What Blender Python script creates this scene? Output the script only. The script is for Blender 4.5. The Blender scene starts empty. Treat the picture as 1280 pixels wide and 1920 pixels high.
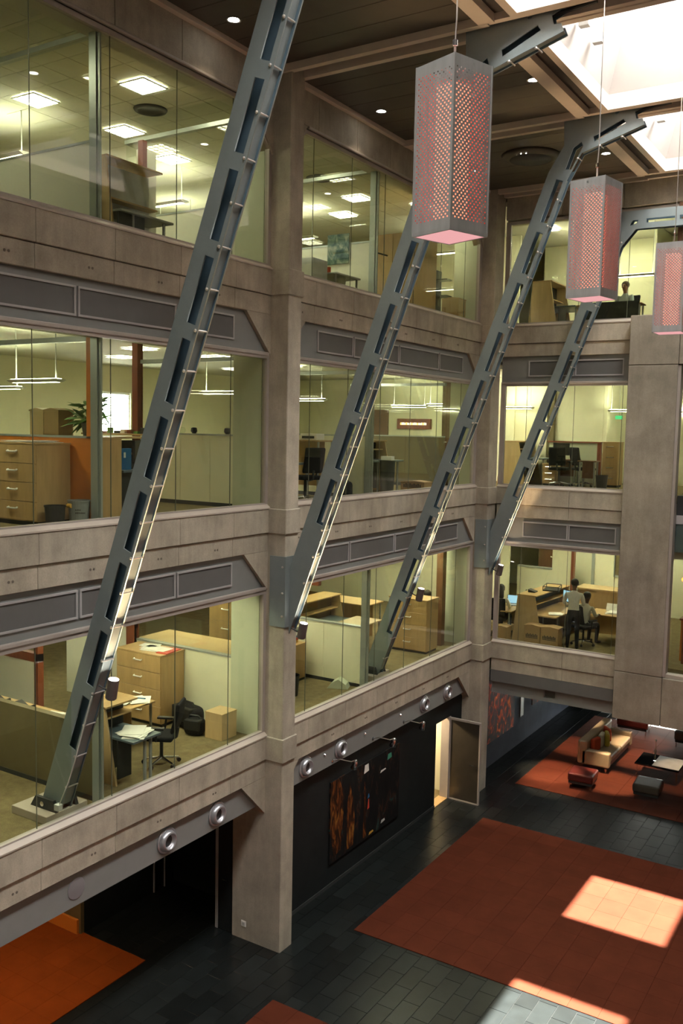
import bpy, bmesh, math, random
from mathutils import Vector, Matrix

random.seed(7)
scn = bpy.context.scene
COL = scn.collection
R = math.radians

# ------------------------------------------------------------------ camera
CAM = Vector((9.299, -12.468, 9.247))
yaw, pitch, roll, FPX = 0.562, -0.09, 0.02, 1705.5
fwd = Vector((-math.sin(yaw)*math.cos(pitch), math.cos(yaw)*math.cos(pitch), math.sin(pitch)))
rgt = fwd.cross(Vector((0, 0, 1))).normalized()
upv = rgt.cross(fwd)
r2 = rgt*math.cos(roll) + upv*math.sin(roll)
u2 = -rgt*math.sin(roll) + upv*math.cos(roll)
cam = bpy.data.cameras.new('camera')
cam.sensor_fit = 'VERTICAL'; cam.sensor_height = 36.0; cam.lens = FPX/1920*36.0
cam.clip_start = 0.05; cam.clip_end = 300
co = bpy.data.objects.new('camera', cam); COL.objects.link(co)
m = Matrix((r2, u2, -fwd)).transposed().to_4x4(); m.translation = CAM
co.matrix_world = m
scn.camera = co

# ------------------------------------------------------------------ world, sun, exposure
SKY = 28.0
w = bpy.data.worlds.new('sky'); scn.world = w; w.use_nodes = True
bg = w.node_tree.nodes['Background']
bg.inputs[0].default_value = (1.0, 0.97, 0.93, 1); bg.inputs[1].default_value = SKY
sun = bpy.data.lights.new('sun', 'SUN'); sun.energy = 50.0; sun.angle = R(0.55); sun.color = (1.0, 0.94, 0.86)
so = bpy.data.objects.new('sun', sun); COL.objects.link(so)
so.rotation_euler = Vector((-0.85, -1.70, -17.2)).to_track_quat('-Z', 'Y').to_euler()
so.location = (6, 2, 30)
vs = scn.view_settings
scn.display_settings.display_device = 'sRGB'
vs.view_transform = 'Standard'; vs.look = 'None'; vs.gamma = 1.0; vs.use_curve_mapping = False
vs.exposure = 1.10
cy = scn.cycles
cy.max_bounces = 8; cy.diffuse_bounces = 4; cy.glossy_bounces = 3; cy.transmission_bounces = 4; cy.transparent_max_bounces = 28
cy.use_denoising = True; cy.sample_clamp_indirect = 6.0; cy.caustics_reflective = False; cy.caustics_refractive = False

OFFICE = (1.0, 0.96, 0.68)      # colour of the office tubes
WARM = (1.0, 0.70, 0.38)        # halogen spots

# ------------------------------------------------------------------ materials
MATS = {}
def _nt(name):
    mt = bpy.data.materials.new(name); mt.use_nodes = True
    nt = mt.node_tree; nt.nodes.clear()
    out = nt.nodes.new('ShaderNodeOutputMaterial')
    return mt, nt, out
def _ramp(nt, fac, a, b, p0=0.3, p1=0.7):
    r = nt.nodes.new('ShaderNodeValToRGB')
    r.color_ramp.elements[0].position = p0; r.color_ramp.elements[1].position = p1
    r.color_ramp.elements[0].color = (*a, 1); r.color_ramp.elements[1].color = (*b, 1)
    nt.links.new(fac, r.inputs[0]); return r.outputs[0]
def _noise(nt, vec, scale, detail=4, rough=0.6):
    n = nt.nodes.new('ShaderNodeTexNoise'); n.inputs['Scale'].default_value = scale
    n.inputs['Detail'].default_value = detail; n.inputs['Roughness'].default_value = rough
    nt.links.new(vec, n.inputs['Vector']); return n.outputs['Fac']
def _mul(nt, a, b, fac=1.0, mode='MULTIPLY'):
    x = nt.nodes.new('ShaderNodeMix'); x.data_type = 'RGBA'; x.blend_type = mode
    x.inputs[0].default_value = fac
    nt.links.new(a, x.inputs[6])
    nt.links.new(b, x.inputs[7]); return x.outputs[2]
def _vec(nt, sc=(1, 1, 1)):
    g = nt.nodes.new('ShaderNodeNewGeometry'); mp = nt.nodes.new('ShaderNodeMapping')
    mp.inputs['Scale'].default_value = sc
    nt.links.new(g.outputs['Position'], mp.inputs['Vector']); return mp.outputs[0]
def mat(name, col, rough=0.5, metal=0.0, var=0.12, scale=3.0, stretch=(1, 1, 1), fine=0.0, fscale=60.0,
        bump=0.0, emit=None, estr=0.0, spec=0.5, orand=0.0, p0=0.3, p1=0.7):
    mt, nt, out = _nt(name)
    b = nt.nodes.new('ShaderNodeBsdfPrincipled')
    b.inputs['Roughness'].default_value = rough; b.inputs['Metallic'].default_value = metal
    b.inputs['Specular IOR Level'].default_value = spec
    lo = tuple(max(0, c*(1-var)) for c in col); hi = tuple(min(1, c*(1+var)) for c in col)
    v = _vec(nt, stretch)
    c = _ramp(nt, _noise(nt, v, scale), lo, hi, p0, p1)
    if fine:
        f = _ramp(nt, _noise(nt, v, fscale, 2), (1-fine,)*3, (1, 1, 1))
        c = _mul(nt, c, f)
    if orand:
        oi = nt.nodes.new('ShaderNodeObjectInfo')
        f = _ramp(nt, oi.outputs['Random'], (1-orand,)*3, (1, 1, 1), 0, 1)
        c = _mul(nt, c, f)
    nt.links.new(c, b.inputs['Base Color'])
    if bump:
        bp = nt.nodes.new('ShaderNodeBump'); bp.inputs['Strength'].default_value = bump; bp.inputs['Distance'].default_value = 0.01
        nt.links.new(_noise(nt, v, fscale, 3), bp.inputs['Height']); nt.links.new(bp.outputs[0], b.inputs['Normal'])
    if emit:
        b.inputs['Emission Color'].default_value = (*emit, 1); b.inputs['Emission Strength'].default_value = estr
    nt.links.new(b.outputs[0], out.inputs[0])
    MATS[name] = mt; return mt
def concrete(name, col):
    mt, nt, out = _nt(name)
    b = nt.nodes.new('ShaderNodeBsdfPrincipled'); b.inputs['Roughness'].default_value = 0.75; b.inputs['Specular IOR Level'].default_value = 0.25
    v = _vec(nt); vs_ = _vec(nt, (1.6, 1.6, 0.28))
    c = _ramp(nt, _noise(nt, v, 1.3, 6, 0.65), tuple(x*0.70 for x in col), tuple(x*1.16 for x in col), 0.3, 0.7)
    s = _ramp(nt, _noise(nt, vs_, 3.2, 5, 0.65), (0.86, 0.855, 0.85), (1.04, 1.035, 1.03), 0.32, 0.6)
    f = _ramp(nt, _noise(nt, v, 45, 3), (0.88, 0.88, 0.88), (1, 1, 1), 0.3, 0.6)
    c = _mul(nt, _mul(nt, c, s), f)
    oi = nt.nodes.new('ShaderNodeObjectInfo')
    c = _mul(nt, c, _ramp(nt, oi.outputs['Random'], (0.9, 0.9, 0.9), (1, 1, 1), 0, 1))
    nt.links.new(c, b.inputs['Base Color'])
    bp = nt.nodes.new('ShaderNodeBump'); bp.inputs['Strength'].default_value = 0.25; bp.inputs['Distance'].default_value = 0.006
    nt.links.new(_noise(nt, v, 30, 4), bp.inputs['Height']); nt.links.new(bp.outputs[0], b.inputs['Normal'])
    nt.links.new(b.outputs[0], out.inputs[0]); MATS[name] = mt; return mt
def glass(name, tint, refl=1.0, base=0.0):
    mt, nt, out = _nt(name)
    t = nt.nodes.new('ShaderNodeBsdfTransparent'); t.inputs[0].default_value = (*tint, 1)
    g = nt.nodes.new('ShaderNodeBsdfGlossy'); g.inputs['Roughness'].default_value = 0.0
    g.inputs[0].default_value = (refl, refl, refl, 1)
    lw = nt.nodes.new('ShaderNodeLayerWeight'); lw.inputs[0].default_value = 0.5
    pw = nt.nodes.new('ShaderNodeMath'); pw.operation = 'POWER'; pw.inputs[1].default_value = 5.0
    ma = nt.nodes.new('ShaderNodeMath'); ma.operation = 'MULTIPLY_ADD'; ma.inputs[1].default_value = 0.96; ma.inputs[2].default_value = 0.04
    nt.links.new(lw.outputs['Facing'], pw.inputs[0]); nt.links.new(pw.outputs[0], ma.inputs[0])
    mx = nt.nodes.new('ShaderNodeMixShader')
    nt.links.new(ma.outputs[0], mx.inputs[0]); nt.links.new(t.outputs[0], mx.inputs[1]); nt.links.new(g.outputs[0], mx.inputs[2])
    nt.links.new(mx.outputs[0], out.inputs[0]); MATS[name] = mt; return mt
def emis(name, col, strength):
    mt, nt, out = _nt(name)
    e = nt.nodes.new('ShaderNodeEmission'); e.inputs[0].default_value = (*col, 1); e.inputs[1].default_value = strength
    nt.links.new(e.outputs[0], out.inputs[0]); MATS[name] = mt; return mt
def painting(name, stops, scale, stretch, seed):
    mt, nt, out = _nt(name)
    b = nt.nodes.new('ShaderNodeBsdfPrincipled'); b.inputs['Roughness'].default_value = 0.7; b.inputs['Specular IOR Level'].default_value = 0.12
    g = nt.nodes.new('ShaderNodeNewGeometry'); mp = nt.nodes.new('ShaderNodeMapping')
    mp.inputs['Scale'].default_value = stretch; mp.inputs['Location'].default_value = (seed, seed*1.7, seed*0.6)
    nt.links.new(g.outputs['Position'], mp.inputs['Vector'])
    n = nt.nodes.new('ShaderNodeTexNoise'); n.inputs['Scale'].default_value = scale; n.inputs['Detail'].default_value = 6
    n.inputs['Roughness'].default_value = 0.62; n.inputs['Distortion'].default_value = 1.2
    nt.links.new(mp.outputs[0], n.inputs['Vector'])
    r = nt.nodes.new('ShaderNodeValToRGB'); els = r.color_ramp.elements
    els[0].position, els[0].color = stops[0][0], (*stops[0][1], 1)
    els[1].position, els[1].color = stops[-1][0], (*stops[-1][1], 1)
    for p, c in stops[1:-1]:
        e = els.new(p); e.color = (*c, 1)
    nt.links.new(n.outputs['Fac'], r.inputs[0]); nt.links.new(r.outputs[0], b.inputs['Base Color'])
    nt.links.new(b.outputs[0], out.inputs[0]); MATS[name] = mt; return mt

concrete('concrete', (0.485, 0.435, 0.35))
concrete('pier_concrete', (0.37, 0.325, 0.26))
mat('glass_joint', (0.10, 0.11, 0.075), 0.5)
mat('joint', (0.16, 0.135, 0.11), 0.9)
mat('sill_metal', (0.46, 0.40, 0.34), 0.4, 0.0, 0.06)
mat('frame_metal', (0.40, 0.355, 0.32), 0.4, 0.1, 0.06)
mat('vent_grey', (0.22, 0.226, 0.222), 0.55, 0, 0.05)
mat('grille_frame', (0.40, 0.385, 0.385), 0.45, 0, 0.04)
mat('grille_mesh', (0.125, 0.124, 0.12), 0.7, 0, 0.05)
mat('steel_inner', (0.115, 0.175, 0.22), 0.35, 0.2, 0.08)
mat('steel', (0.24, 0.28, 0.285), 0.42, 0.15, 0.06, fine=0.05)
mat('rod_metal', (0.62, 0.58, 0.55), 0.3, 0.7, 0.04)
mat('chrome', (0.75, 0.75, 0.77), 0.18, 1.0, 0.03)
mat('nozzle', (0.42, 0.42, 0.45), 0.3, 0.6, 0.04)
mat('nozzle_dark', (0.05, 0.05, 0.055), 0.6)
mat('slate', (0.0125, 0.0155, 0.0155), 0.30, 0, 0.25, 4, fine=0.15, orand=0.45, bump=0.08)
mat('grout', (0.030, 0.032, 0.030), 0.8)
mat('rug', (0.095, 0.0225, 0.0105), 0.95, 0, 0.12, 2.0, fine=0.2, fscale=150, orand=0.12, spec=0.1)
mat('rug_orange', (0.27, 0.055, 0.008), 0.95, 0, 0.10, 2.0, fine=0.2, fscale=150, orand=0.10, spec=0.1)
mat('carpet', (0.21, 0.165, 0.085), 0.95, 0, 0.18, 6, fine=0.25, fscale=90, spec=0.1)
mat('cream', (0.78, 0.77, 0.57), 0.7, 0, 0.03)
mat('white_wall', (0.72, 0.72, 0.62), 0.7, 0, 0.02)
mat('pale_cladding', (0.56, 0.60, 0.45), 0.6, 0, 0.03)
mat('office_ceiling', (0.58, 0.57, 0.47), 0.8, 0, 0.03, orand=0.06)
mat('funnel_white', (0.52, 0.485, 0.46), 0.8, 0, 0.02)
mat('ceiling_plank', (0.085, 0.07, 0.054), 0.5, 0, 0.14, 2.5, orand=0.2)
mat('ceiling_trim', (0.70, 0.60, 0.52), 0.5, 0, 0.05)
mat('dark_gap', (0.06, 0.05, 0.042), 0.7)
mat('orange_panel', (0.62, 0.20, 0.03), 0.35, 0, 0.08)
mat('red_wood', (0.20, 0.052, 0.022), 0.4, 0, 0.15, 4, (6, 6, 0.6))
mat('brown_wood', (0.16, 0.075, 0.035), 0.45, 0, 0.15, 4, (6, 6, 0.6))
mat('beech', (0.52, 0.34, 0.15), 0.42, 0, 0.10, 3.0, (5, 5, 0.7), fine=0.08)
mat('beech_light', (0.60, 0.43, 0.22), 0.42, 0, 0.08, 3.0, (5, 5, 0.7), fine=0.06)
mat('olive_screen', (0.125, 0.10, 0.045), 0.55, 0, 0.10)
mat('charcoal', (0.028, 0.030, 0.030), 0.6, 0, 0.1)
mat('black', (0.012, 0.012, 0.013), 0.5, 0, 0.1)
mat('black_gloss', (0.008, 0.008, 0.009), 0.08, 0, 0.1)
mat('black_wall', (0.012, 0.0145, 0.015), 0.6, 0, 0.2, 2, spec=0.2)
mat('black_fabric', (0.013, 0.013, 0.015), 0.9, 0, 0.2, 20, spec=0.2)
mat('navy_desk', (0.10, 0.135, 0.16), 0.3, 0, 0.1)
mat('paper', (0.80, 0.79, 0.74), 0.8, 0, 0.05, 8)
mat('cardboard', (0.42, 0.26, 0.12), 0.8, 0, 0.08)
mat('print_dark', (0.05, 0.04, 0.03), 0.8)
mat('blue', (0.015, 0.13, 0.30), 0.4)
mat('green_print', (0.05, 0.25, 0.16), 0.5)
mat('red_print', (0.55, 0.06, 0.03), 0.5)
mat('yellow_print', (0.65, 0.36, 0.05), 0.5)
mat('grey_plastic', (0.30, 0.31, 0.30), 0.5)
mat('light_grey', (0.55, 0.56, 0.53), 0.5)
mat('leaf', (0.14, 0.32, 0.07), 0.45, 0, 0.25, 12)
mat('alu', (0.40, 0.44, 0.42), 0.35, 0.4, 0.04)
mat('perforated', (0.42, 0.42, 0.42), 0.38, 0.35, 0.10, 3, (4, 4, 0.4))
mat('leather_beige', (0.42, 0.33, 0.21), 0.45, 0, 0.08)
mat('leather_red', (0.12, 0.022, 0.018), 0.28, 0, 0.12)
mat('leather_dark', (0.075, 0.068, 0.055), 0.35, 0, 0.12)
mat('cushion_red', (0.50, 0.07, 0.02), 0.8)
mat('cushion_yellow', (0.46, 0.38, 0.05), 0.8)
mat('cushion_cream', (0.60, 0.55, 0.40), 0.8)
mat('door_metal', (0.10, 0.085, 0.065), 0.28, 0.6, 0.08)
mat('blue_wall', (0.040, 0.047, 0.064), 0.9, 0, 0.15, 2, spec=0.08)
mat('lamp_housing', (0.13, 0.105, 0.10), 0.4, 0.3)
mat('skin', (0.30, 0.15, 0.09), 0.5, 0, 0.05)
mat('skin_dark', (0.085, 0.042, 0.025), 0.5, 0, 0.05)
mat('hair', (0.012, 0.010, 0.009), 0.6)
mat('hair_brown', (0.07, 0.035, 0.015), 0.6)
mat('shirt', (0.66, 0.64, 0.54), 0.8, 0, 0.08, 14, (4, 4, 0.8))
mat('shirt_blue', (0.34, 0.40, 0.40), 0.8, 0, 0.06, 14)
mat('shirt_teal', (0.20, 0.26, 0.23), 0.8, 0, 0.06, 14)
mat('trousers', (0.012, 0.012, 0.014), 0.85)
mat('screen_blue', (0.1, 0.2, 0.3), 0.3, emit=(0.35, 0.60, 0.80), estr=0.55)
mat('paving', (0.6, 0.6, 0.6), 0.8)
def two_sided(name, outer, inner):
    mt, nt, out = _nt(name)
    a = nt.nodes.new('ShaderNodeBsdfPrincipled'); a.inputs['Base Color'].default_value = (*outer, 1); a.inputs['Roughness'].default_value = 0.4; a.inputs['Metallic'].default_value = 0.3
    v = _vec(nt, (4, 4, 0.4)); c = _ramp(nt, _noise(nt, v, 3), tuple(x*0.88 for x in outer), tuple(x*1.1 for x in outer)); nt.links.new(c, a.inputs['Base Color'])
    b = nt.nodes.new('ShaderNodeBsdfDiffuse'); b.inputs[0].default_value = (*inner, 1)
    g = nt.nodes.new('ShaderNodeNewGeometry'); mx = nt.nodes.new('ShaderNodeMixShader')
    nt.links.new(g.outputs['Backfacing'], mx.inputs[0]); nt.links.new(a.outputs[0], mx.inputs[1]); nt.links.new(b.outputs[0], mx.inputs[2])
    nt.links.new(mx.outputs[0], out.inputs[0]); MATS[name] = mt; return mt
two_sided('perforated_sheet', (0.43, 0.44, 0.44), (0.52, 0.10, 0.06))  # red inner colour stands in for the core's glow on the inside
glass('glass', (0.93, 0.955, 0.895), 0.85)
glass('glass_clear', (0.95, 0.97, 0.94), 0.8)
glass('roof_glass', (0.97, 0.98, 0.98), 0.6)
emis('tube_light', OFFICE, 30.0)
emis('tube_side', OFFICE, 20.0)
emis('halogen', (1.0, 0.90, 0.75), 40.0)
emis('downlight', (1.0, 0.95, 0.86), 14.0)
emis('sky_lamp', (1.0, 0.95, 0.88), 30.0)
emis('lantern_core', (1.0, 0.13, 0.065), 1.8)
emis('lantern_base', (0.95, 0.46, 0.46), 0.42)
emis('led_white', (1.0, 0.85, 0.70), 1.3)
emis('led_orange', (1.0, 0.45, 0.12), 2.0)
emis('red_lamp', (1.0, 0.12, 0.02), 4.0)
emis('exit_green', (0.1, 0.7, 0.25), 0.6)
painting('art_dark', [(0.30, (0.006, 0.006, 0.007)), (0.56, (0.010, 0.010, 0.010)), (0.60, (0.05, 0.018, 0.008)), (0.63, (0.012, 0.02, 0.02)), (0.67, (0.015, 0.05, 0.045)), (0.80, (0.20, 0.12, 0.06))], 2.0, (1, 2.2, 0.9), 3.1)
painting('art_gold', [(0.30, (0.010, 0.006, 0.005)), (0.48, (0.03, 0.012, 0.006)), (0.56, (0.16, 0.045, 0.01)), (0.66, (0.30, 0.14, 0.025)), (0.80, (0.36, 0.24, 0.05))], 2.2, (1, 2.6, 0.7), 8.0)
painting('art_fire', [(0.30, (0.012, 0.010, 0.012)), (0.50, (0.03, 0.012, 0.01)), (0.58, (0.35, 0.035, 0.012)), (0.64, (0.75, 0.14, 0.02)), (0.70, (0.85, 0.45, 0.12)), (0.80, (0.2, 0.02, 0.01))], 2.4, (1, 1.6, 1.1), 5.0)
painting('art_blue', [(0.30, (0.02, 0.05, 0.06)), (0.5, (0.10, 0.16, 0.14)), (0.7, (0.35, 0.38, 0.30))], 5, (1, 1, 1), 1.0)

# ------------------------------------------------------------------ mesh helpers
class MB:
    def __init__(s): s.v = []; s.f = []
    def add(s, vs_, fs):
        n = len(s.v); s.v += [tuple(x) for x in vs_]; s.f += [tuple(i+n for i in f) for f in fs]; return s
    def box(s, x0, y0, z0, x1, y1, z1):
        x0, x1 = min(x0, x1), max(x0, x1); y0, y1 = min(y0, y1), max(y0, y1); z0, z1 = min(z0, z1), max(z0, z1)
        return s.add([(x0,y0,z0),(x1,y0,z0),(x1,y1,z0),(x0,y1,z0),(x0,y0,z1),(x1,y0,z1),(x1,y1,z1),(x0,y1,z1)],
                     [(0,3,2,1),(4,5,6,7),(0,1,5,4),(1,2,6,5),(2,3,7,6),(3,0,4,7)])
    def prism(s, poly, ax, a, b):
        """poly: 2D points; ax 'X': (y,z), 'Y': (x,z), 'Z': (x,y)"""
        def P(p, t):
            return (t, p[0], p[1]) if ax == 'X' else ((p[0], t, p[1]) if ax == 'Y' else (p[0], p[1], t))
        n = len(poly)
        vs_ = [P(p, a) for p in poly] + [P(p, b) for p in poly]
        fs = [tuple(range(n)), tuple(range(2*n-1, n-1, -1))]
        fs += [(i, i+n, (i+1) % n+n, (i+1) % n) for i in range(n)]
        return s.add(vs_, fs)
    def ring(s, outer, inner, ax, a, b):
        """plate with one hole; outer and inner have equally many points"""
        def P(p, t):
            return (t, p[0], p[1]) if ax == 'X' else ((p[0], t, p[1]) if ax == 'Y' else (p[0], p[1], t))
        n = len(outer)
        vs_ = [P(p, a) for p in outer]+[P(p, a) for p in inner]+[P(p, b) for p in outer]+[P(p, b) for p in inner]
        fs = []
        for i in range(n):
            j = (i+1) % n
            fs += [(i, j, n+j, n+i), (2*n+i, 3*n+i, 3*n+j, 2*n+j), (i, 2*n+i, 2*n+j, j), (n+i, n+j, 3*n+j, 3*n+i)]
        return s.add(vs_, fs)
    def tube(s, p0, p1, r, n=8, r1=None):
        p0, p1 = Vector(p0), Vector(p1); d = (p1-p0).normalized(); r1 = r if r1 is None else r1
        a = d.orthogonal().normalized(); b = d.cross(a)
        vs_ = []
        for p, rr in ((p0, r), (p1, r1)):
            vs_ += [p+(a*math.cos(2*math.pi*i/n)+b*math.sin(2*math.pi*i/n))*rr for i in range(n)]
        fs = [(i, (i+1) % n, (i+1) % n+n, i+n) for i in range(n)] + [tuple(range(n-1, -1, -1)), tuple(range(n, 2*n))]
        return s.add(vs_, fs)
    def path(s, pts, r, n=6):
        for i in range(len(pts)-1): s.tube(pts[i], pts[i+1], r, n)
        return s
    def lathe(s, prof, c, d=(0, 0, 1), n=20):
        """prof: (radius, height along d) list"""
        c = Vector(c); d = Vector(d).normalized(); a = d.orthogonal().normalized(); b = d.cross(a)
        vs_ = []
        for r, h in prof:
            vs_ += [c+d*h+(a*math.cos(2*math.pi*i/n)+b*math.sin(2*math.pi*i/n))*r for i in range(n)]
        fs = []
        for k in range(len(prof)-1):
            fs += [(k*n+i, k*n+(i+1) % n, (k+1)*n+(i+1) % n, (k+1)*n+i) for i in range(n)]
        fs += [tuple(range(n-1, -1, -1)), tuple(range((len(prof)-1)*n, len(prof)*n))]
        return s.add(vs_, fs)
    def disc(s, c, d, r, n=20):
        c = Vector(c); d = Vector(d).normalized(); a = d.orthogonal().normalized(); b = d.cross(a)
        return s.add([c+(a*math.cos(2*math.pi*i/n)+b*math.sin(2*math.pi*i/n))*r for i in range(n)], [tuple(range(n))])
    def ball(s, c, r, sx=1, sy=1, sz=1, n=12, m=8):
        vs_ = []; fs = []
        for j in range(m+1):
            t = math.pi*j/m
            vs_ += [(c[0]+r*sx*math.sin(t)*math.cos(2*math.pi*i/n), c[1]+r*sy*math.sin(t)*math.sin(2*math.pi*i/n), c[2]+r*sz*math.cos(t)) for i in range(n)]
        for j in range(m):
            fs += [(j*n+i, (j+1)*n+i, (j+1)*n+(i+1) % n, j*n+(i+1) % n) for i in range(n)]
        return s.add(vs_, fs)
    def mesh(s, name, bevel=0.0, seg=2, fix=True):
        me = bpy.data.meshes.new(name); me.from_pydata(s.v, [], s.f)
        if fix or bevel:
            bm = bmesh.new(); bm.from_mesh(me)
            if bevel:
                bmesh.ops.remove_doubles(bm, verts=bm.verts, dist=1e-5)
                bmesh.ops.recalc_face_normals(bm, faces=bm.faces)
                es = [e for e in bm.edges if len(e.link_faces) == 2 and e.calc_face_angle(0) > 0.5]
                bmesh.ops.bevel(bm, geom=es, offset=bevel, segments=seg, profile=0.5, affect='EDGES', clamp_overlap=True)
            bmesh.ops.recalc_face_normals(bm, faces=bm.faces)
            bm.to_mesh(me); bm.free()
        return me

def link(o, parent=None):
    COL.objects.link(o)
    if parent: o.parent = parent
    return o
def obj(name, mb, mt, parent=None, smooth=False, bevel=0.0, seg=2, loc=None, rot=None, label=None):
    me = mb if isinstance(mb, bpy.types.Mesh) else mb.mesh(name, bevel, seg)
    if mt and not me.materials: me.materials.append(MATS[mt] if isinstance(mt, str) else mt)
    if smooth:
        for p in me.polygons: p.use_smooth = True
    o = bpy.data.objects.new(name, me); link(o, parent)
    if loc: o.location = loc
    if rot: o.rotation_euler = rot
    if label: o['label'] = label
    return o
def tag(o, label, cat, group=None, kind=None):
    o['label'] = label; o['category'] = cat
    if group: o['group'] = group
    if kind: o['kind'] = kind
    return o
def thing(name, label, cat, loc=(0, 0, 0), rz=0.0, group=None, kind=None):
    o = bpy.data.objects.new(name, None); o.empty_display_size = 0.1; link(o)
    o.location = loc; o.rotation_euler = (0, 0, rz)
    return tag(o, label, cat, group, kind)
def struct(name, label, cat): return thing(name, label, cat, kind='structure')
def dup(root, loc, rz=0.0, label=None, group=None):
    r = root.copy(); link(r); r.location = loc; r.rotation_euler = (0, 0, rz)
    if label: r['label'] = label
    if group: r['group'] = group
    for ch in list(root.children):
        c = ch.copy(); link(c, r)
        for g in list(ch.children):
            d = g.copy(); link(d, c)
    return r
def bx(x0, y0, z0, x1, y1, z1): return MB().box(x0, y0, z0, x1, y1, z1)
def spot(parent, loc, target, energy, size, color, blend=0.5, radius=0.03, name='lamp_light'):
    l = bpy.data.lights.new(name, 'SPOT'); l.energy = energy; l.spot_size = R(size); l.spot_blend = blend; l.color = color; l.shadow_soft_size = radius
    o = bpy.data.objects.new(name, l); link(o, parent); o.location = loc
    o.rotation_euler = (Vector(target)-Vector(loc)).to_track_quat('-Z', 'Y').to_euler(); return o

# ================================================================== THE SETTING
ZS = [3.88, 7.88, 11.88]           # top of each spandrel
GT = [6.40, 10.42, 14.38]          # top of the glass
ZF = [3.85, 7.85, 11.85]           # office floors
ZC = [6.85, 10.85, 14.85]          # office ceilings
ROOF = 15.15
BAYS = [(-8.35, 0.0, [-7.42, -6.12, -4.85, -3.54, -2.24, -0.96]), (0.37, 8.66, [1.30, 2.60, 3.87, 5.18, 6.48, 7.76])]
STRUTY = [-4.17, 0.19, 4.55, 8.91]
YC = [-17.25, -12.89, -8.53] + STRUTY

# ---------------- ground floor: slab and slate tiles
fl = tag(obj('floor', bx(-9.2, -18, -0.3, 13, 18.4, -0.012), 'grout'), 'dark slate tiled floor of the atrium', 'floor', kind='structure')
RUGS = [(1.03, 1.38, 7.6, 7.35), (1.03, -7.3, 7.6, -1.13), (0.85, 9.85, 7.4, 16.9), (-7.0, -7.0, -1.45, -1.48)]
def in_rug(x0, y0, x1, y1):
    for a, b, c, d in RUGS:
        if x0 >= a-0.02 and x1 <= c+0.02 and y0 >= b-0.02 and y1 <= d+0.02: return True
    return False
TW, TL = 0.31, 0.62
tile_me = None; rest = MB(); ntile = 0
cells = []
xs = [-9.0+TW*i for i in range(int(20/TW))]
ys = [-8.0+TL*i for i in range(int(26/TL))]
for i, x in enumerate(xs):
    for j, y in enumerate(ys):
        yy = y + (0.31 if i % 2 else 0)
        if in_rug(x, yy, x+TW, yy+TL): continue
        d = (Vector((x+TW/2, yy+TL/2, 0))-CAM); q = d.dot(fwd)
        u, v_ = 640+FPX*d.dot(r2)/q, 960-FPX*d.dot(u2)/q
        vis = -20 < u < 1300 and 1330 < v_ < 1940 and x > -3.1
        if x < -0.25 and yy > 0.3: vis = False
        if yy > 9.3 and x < -0.15: vis = False
        cells.append((0 if vis else 1, q, x, yy))
cells.sort()
tile_mesh = bx(0.004, 0.004, -0.012, TW-0.004, TL-0.004, 0.0).mesh('floor_tile', 0.0015, 1)
tile_mesh.materials.append(MATS['slate'])
for hid, q, x, y in cells:
    if not hid and ntile < 300:
        obj('floor_tile', tile_mesh, None, fl, loc=(x, y, 0)); ntile += 1
    else:
        rest.box(x+0.004, y+0.004, -0.012, x+TW-0.004, y+TL-0.004, 0.0)
o = obj('floor_tiles', rest.mesh('floor_tiles', fix=False), 'slate', fl); o['kind'] = 'stuff'

# ---------------- rugs laid in carpet tiles
def rug(label, x0, y0, x1, y1, mt, t=0.52, vis=None):
    r = thing('rug', label, 'rug', (x0, y0, 0))
    obj('backing', bx(0.0, 0.0, 0.0005, x1-x0, y1-y0, 0.006), mt, r)
    nx, ny = max(1, round((x1-x0)/t)), max(1, round((y1-y0)/t))
    tx, ty = (x1-x0)/nx, (y1-y0)/ny
    me = bx(0.0015, 0.0015, 0.006, tx-0.0015, ty-0.0015, 0.014).mesh('carpet_tile', 0.002, 1); me.materials.append(MATS[mt])
    for i in range(nx):
        for j in range(ny):
            if vis and not vis(x0+i*tx, y0+j*ty): continue
            obj('carpet_tile', me, None, r, loc=(i*tx, j*ty, 0))
    return r
rug('large rust red carpet square crossed by two patches of sunlight', *RUGS[0], 'rug')
rug('rust red carpet of which only a corner shows at the bottom edge', *RUGS[1], 'rug', vis=lambda x, y: y > -4)
rug('rust red lounge carpet under the beige sofa', *RUGS[2], 'rug', t=0.8)
rug('bright orange carpet in the recess under the left bay', *RUGS[3], 'rug_orange', vis=lambda x, y: y > -5)

# ---------------- left wall: columns, spandrel panels, haunches, sills, vents
wl = struct('wall_left', 'board-marked concrete frame of the long office wall with columns and spandrels', 'wall')
for y0 in (-8.72, 0.0):
    obj('column', bx(-0.75, y0, -0.01, 0.335, y0+0.37, ROOF), 'concrete', wl, bevel=0.012, seg=1)
    for z in ZS:
        obj('column_band', bx(-0.2, y0-0.03, z-0.417, 0.365, y0+0.40, z+0.005), 'concrete', wl, bevel=0.01, seg=1)
obj('corner_column', bx(-0.75, 8.66, -0.01, 0.30, 9.17, ROOF), 'concrete', wl, bevel=0.012, seg=1)
for z in ZS:
    obj('column_band', bx(-0.2, 8.64, z-0.417, 0.33, 9.2, z+0.005), 'concrete', wl, bevel=0.01, seg=1)
hole_me = MB().lathe([(0.0, 0), (0.018, 0.0), (0.018, 0.006), (0.0, 0.006)], (0, 0, 0), (1, 0, 0), 8).mesh('tie_hole'); hole_me.materials.append(MATS['joint'])
nozz = []
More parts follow.
